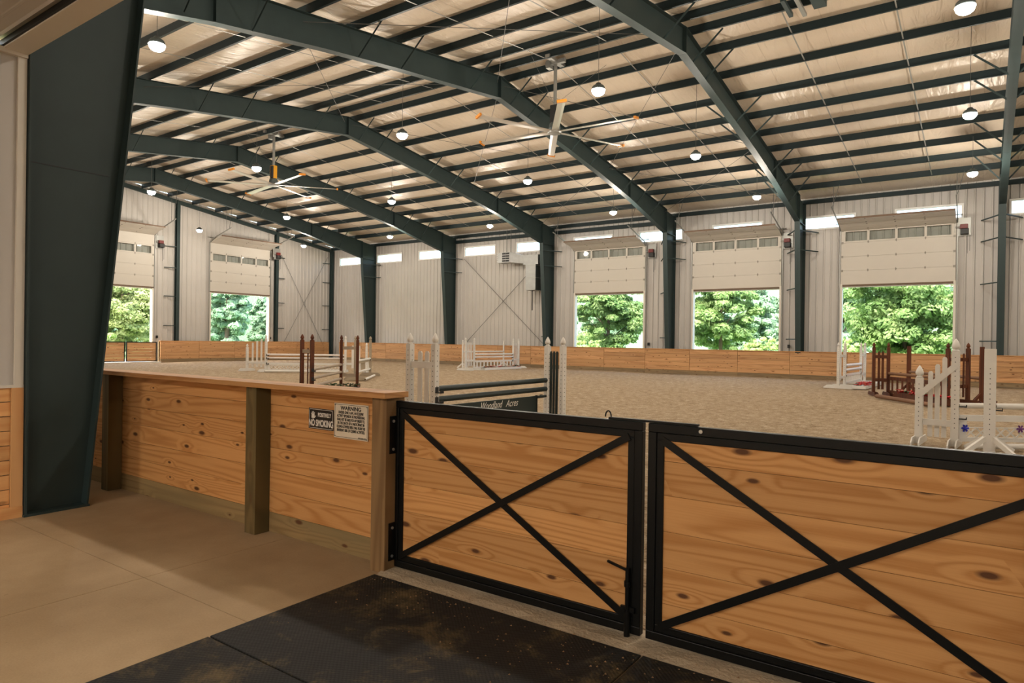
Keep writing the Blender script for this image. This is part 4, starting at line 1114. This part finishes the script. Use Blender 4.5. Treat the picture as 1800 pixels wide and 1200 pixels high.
# brown jump on the right
g = 'brown oxer on the right'
A, B = (-2.40, 24.45), (-.72, 21.97)
wing(A, (-2.80, 24.32), 1.71, 1.71, 'brown_stain', 'dark brown picket standard left of the right brown jump', g, slats=2, slat_top=1.42, slat_bot=.2, cross=(.5, 1.25), cups=(.72, .56), slat_w=.07, ft=.5)
wing(B, (-.27, 22.72), 1.71, 1.72, 'brown_stain', 'dark brown picket standard behind the near white wing', g, slats=3, slat_top=1.42, slat_bot=.2, cross=(.5, 1.25), cups=(.72, .56), slat_w=.07, ft=.4)
rail(A, B, .72, 'brown_log', 'front brown pole of the right brown jump', g); gate_panel(A, B, .62, .12, 'brown_stain', 'dark brown picket panel of the right brown jump', n=10, picket_w=.07, th=.11)
single((-2.04, 27.2), 1.60, 'brown_stain', 'plain brown square standard rising behind the right brown jump', g, s=.13, cups=(), ft=.32)
single((.05, 23.47), 1.61, 'brown_stain', 'plain brown square standard with splayed foot by the white post', g, s=.12, cups=(), ft=.36, feet='t')
rail((-2.04, 27.2), (.05, 23.47), .70, 'brown_log', 'back brown pole of the right brown jump', g, cut=.08)
flower_box((-2.10, 23.95), (-.62, 21.55), 'brown_stain', 'brown box of red and white flowers under the right brown jump', ['fl_red', 'fl_red', 'fl_red', 'fl_green', 'fl_cream'], 70, h=.18, fs=.085)
rail((-2.61, 23.25), (-.85, 20.55), .06, 'brown_log', 'brown ground pole before the right brown jump', g, r=.06)

# white jump at the right edge, closest
g = 'white lattice jump at the right edge'
A, B = (-.32, 12.99), (2.68, 15.05)
wing(A, (-.82, 13.03), 1.70, 1.25, W, 'tall white stepped wing with diagonal bar at the right', g, slats=3, slat_tops=(1.44, 1.32, 1.20), slat_bot=.12, cross=(.36,), cups=(.70, .50), slat_w=.068, s=.11, diag=(1.30, .80), ft=.42)
wing(B, (3.1, 15.35), 1.70, 1.25, W, 'white wing standard beyond the right picture edge', g, slats=3, slat_top=1.2, slat_bot=.12, cross=(.36,), cups=(.70, .50), slat_w=.10, s=.11)
rail(A, B, .66, W, 'white pole resting in the tall stepped wing', g)
gate_panel(A, B, .51, .08, W, 'white lattice panel with small flowers at the right edge', style='lattice', th=.10)
rd = (.819, .574)
single((.13, 12.43), 1.585, W, 'plain white square post with splayed legs at the right', g, s=.15, ft=.42, cups=(.72,), cd=(1, 0), holes_=True)
single((3.1, 14.51), 1.585, W, 'plain white square post beyond the right picture edge', g, s=.14, ft=.42, cups=(), cd=rd)
rail((.13, 12.43), (3.1, 14.51), .72, W, 'white pole running off the right picture edge', g, cut=.08)
rail((-.1, 12.75), (3.0, 14.95), .055, W, 'white ground pole under the lattice panel', g)
d = Vector((B[0]-A[0], B[1]-A[1]))
for k, (x, z, c_) in enumerate(((.16, .30, 'fl_blue'), (.52, .32, 'fl_blue'), (1.05, .30, 'fl_purple'), (1.25, .27, 'fl_purple'), (1.55, .32, 'fl_purple'), (1.25, .10, 'fl_blue'))):
    t = thing('silk_flower', ('blue', 'blue', 'purple', 'purple', 'purple', 'blue')[k]+' silk flower '+('beside the tall stepped wing', 'left of the square post', 'right of the square post', 'in the middle of the lattice', 'at the right end of the lattice in view', 'lying low by the ground pole')[k], 'flower', (A[0]+rd[0]*x, A[1]+rd[1]*x-.05, z), .6)
    mb = MB()
    for q in range(6):
        a = q*1.047; mb.add([(0, 0, 0), (math.cos(a-.4)*.05, -.02, math.sin(a-.4)*.05), (math.cos(a)*.07, -.01, math.sin(a)*.07), (math.cos(a+.4)*.05, -.02, math.sin(a+.4)*.05)], [(0, 1, 2, 3)])
    mb.ball((0, -.02, 0), .028, 8, 5); mb.build('petals', M[c_], t); MB().tube((0, .01, 0), (.02, .04, -.12), .006, 5).build('stem', M['fl_green'], t)

# ------------------------------------------------------------ outdoors
mb = MB().add([(-130, -40, -.12), (60, -40, -.12), (60, 130, -.12), (-130, 130, -.12)], [(0, 1, 2, 3)])
o = mb.build('ground', M['grass']); tag(o, 'grass outside the barn', None, None, 'structure')
slab('pavement', -60, YF+.12, 12, 39.5, -.1, -.02, 'gravel'); slab('pavement_2', -46, 5, XE-.12, YF+.1, -.1, -.021, 'gravel')
def foliage(n, rx, ry, rz, cz, size, blobs, seed, squash=.6):
    rnd = random.Random(seed); mb_v = []; mb_f = []
    bl = []
    for k in range(blobs):
        th = rnd.uniform(0, 6.283); u = rnd.uniform(-1, 1); rr = (rnd.random())**.33*.82
        s = math.sqrt(1-u*u); bl.append((Vector((rx*rr*s*math.cos(th), ry*rr*s*math.sin(th), cz+rz*rr*u)), rnd.uniform(.13, .24)*min(rx, rz)))
    for k in range(n):
        c, r0 = bl[k % blobs]
        th = rnd.uniform(0, 6.283); u = rnd.uniform(-.55, 1); s = math.sqrt(1-u*u)
        nrm = Vector((s*math.cos(th), s*math.sin(th), u)); p = c+Vector((nrm.x*r0, nrm.y*r0, nrm.z*r0*squash))*rnd.uniform(.75, 1.05)
        nn = (nrm+Vector((rnd.uniform(-.6, .6), rnd.uniform(-.6, .6), rnd.uniform(-.2, .8)))).normalized()
        a = nn.orthogonal().normalized(); b = nn.cross(a); q = rnd.uniform(0, 6.28); a, b = a*math.cos(q)+b*math.sin(q), b*math.cos(q)-a*math.sin(q)
        sz = size*rnd.uniform(.6, 1.2); i = len(mb_v)
        mb_v += [p-a*sz, p-b*sz*.45, p+a*sz, p+b*sz*.45]; mb_f.append((i, i+1, i+2, i+3))
    return mb_v, mb_f
def tree_mesh(nm, n, rx, ry, rz, cz, size, blobs, seed, mat):
    v_, f_ = foliage(n, rx, ry, rz, cz, size, blobs, seed)
    me = bpy.data.meshes.new(nm); me.from_pydata([tuple(q) for q in v_], [], f_); me.materials.append(M[mat]); return me
def trunk_mesh(h, r, seed, spread=1.0):
    rnd = random.Random(seed); mb = MB().tube((0, 0, -.2), (0, 0, h*.45), r, 10, r*.75).tube((0, 0, h*.45), (.1, 0, h*.8), r*.75, 8, r*.3)
    for k in range(7):
        a = rnd.uniform(0, 6.28); z = h*rnd.uniform(.22, .6); mb.tube((0, 0, z), (math.cos(a)*spread, math.sin(a)*spread, z+spread*.8), r*.4, 6, r*.12)
    return mb.mesh('trunk', M['bark'])
def tree(loc, fol, trk, label, group=None, rz=0, sc=1, name='tree'):
    t = thing(name, label, 'tree', loc, rz, group); t.scale = (sc, sc, sc)
    o = put(fol, 'foliage', t); tag(o, kind='stuff'); put(trk, 'trunk', t); return t
tm = tree_mesh('foliage', 30000, 2.7, 2.6, 3.8, 3.9, .13, 130, 1, 'leaf_maple'); tk = trunk_mesh(7, .14, 2, 1.5)
tree((-20.9, 41.3, -.1), tm, tk, 'young green tree outside the leftmost far doorway', rz=.4)
tm2 = tree_mesh('foliage', 30000, 2.8, 2.8, 4.0, 4.2, .14, 130, 5, 'leaf_maple')
tree((-13.9, 43.6, -.1), tm2, tk, 'green maple tree outside the middle far doorway', rz=1.3)
tm3 = tree_mesh('foliage', 42000, 4.1, 3.6, 4.2, 4.0, .14, 170, 9, 'leaf_maple')
tree((-3.6, 44.8, -.1), tm3, tk, 'broad light green tree outside the rightmost far doorway', rz=2.1)
tm4 = tree_mesh('foliage', 36000, 4.5, 4.4, 4.6, 4.0, .16, 150, 13, 'leaf_olive')
tree((-57.5, 26.4, -.1), tm4, trunk_mesh(8, .2, 3, 2), 'olive green tree outside the nearer end doorway', rz=0)
woods = [tree_mesh('foliage', 16000, 3.0, 3.0, 5.2, 4.2, .27, 120, 20+k, 'leaf_woods') for k in range(3)]; wk = trunk_mesh(9, .3, 6, 2)
k = 0
spots_far = [(-58+8.0*i, 66, 0) for i in range(9)]+[(-54+8.0*i, 74.5, 0) for i in range(8)]+[(-58+8.0*i, 83, 0) for i in range(9)]
spots_end = [(-74, 30+8.0*i, 1) for i in range(5)]+[(-82, 34+8.0*i, 1) for i in range(5)]+[(-90, 30+8.0*i, 1) for i in range(6)]
for x, y, e in spots_far+spots_end:
    d_ = 'end' if e else 'far'
    row = {66: 'front', 74.5: 'middle', 83: 'rear', }.get(y) if not e else {-74: 'front', -82: 'middle', -90: 'rear'}[x]
    tree((x, y, -.3), woods[k % 3], wk, 'tall bluish green woodland tree in the '+row+' rank beyond the '+d_+' doors', 'woodland beyond the '+d_+' doors, '+row+' rank', rz=k*1.1, sc=1+.07*math.sin(k*2.3), name='woodland_tree'); k += 1
sh = tree_mesh('foliage', 5000, 2.2, 1.6, 1.3, .9, .13, 40, 31, 'leaf_shrub'); shk = trunk_mesh(1.6, .05, 8, .5)
for x, y, lab in ((-54, 22.6, 'pale shrub outside the nearer end doorway, left of its tree'), (-26.5, 50, 'pale green shrub right of the leftmost doorway tree'), (-8.6, 56, 'light green shrub in the distance left of the rightmost doorway tree'), (-15.2, 60, 'light green shrub in the distance right of the middle doorway tree')):
    tree((x, y, -.1), sh, shk, lab, sc=1.2, name='shrub')
# low bank closing the view behind the woods
mb = MB(); N = 40
for s in range(N):
    pass
vs = []
pts = [(-140, -20), (-110, 10), (-100, 60), (-90, 95), (-40, 100), (20, 100), (70, 90)]
for (x, y) in pts: vs += [(x, y, -.5), (x*1.08, y*1.08+4, 11)]
mb.add(vs, [(2*i, 2*i+2, 2*i+3, 2*i+1) for i in range(len(pts)-1)]); o = mb.build('hillside', M['hill']); tag(o, 'green hillside behind the woodland', None, None, 'structure')
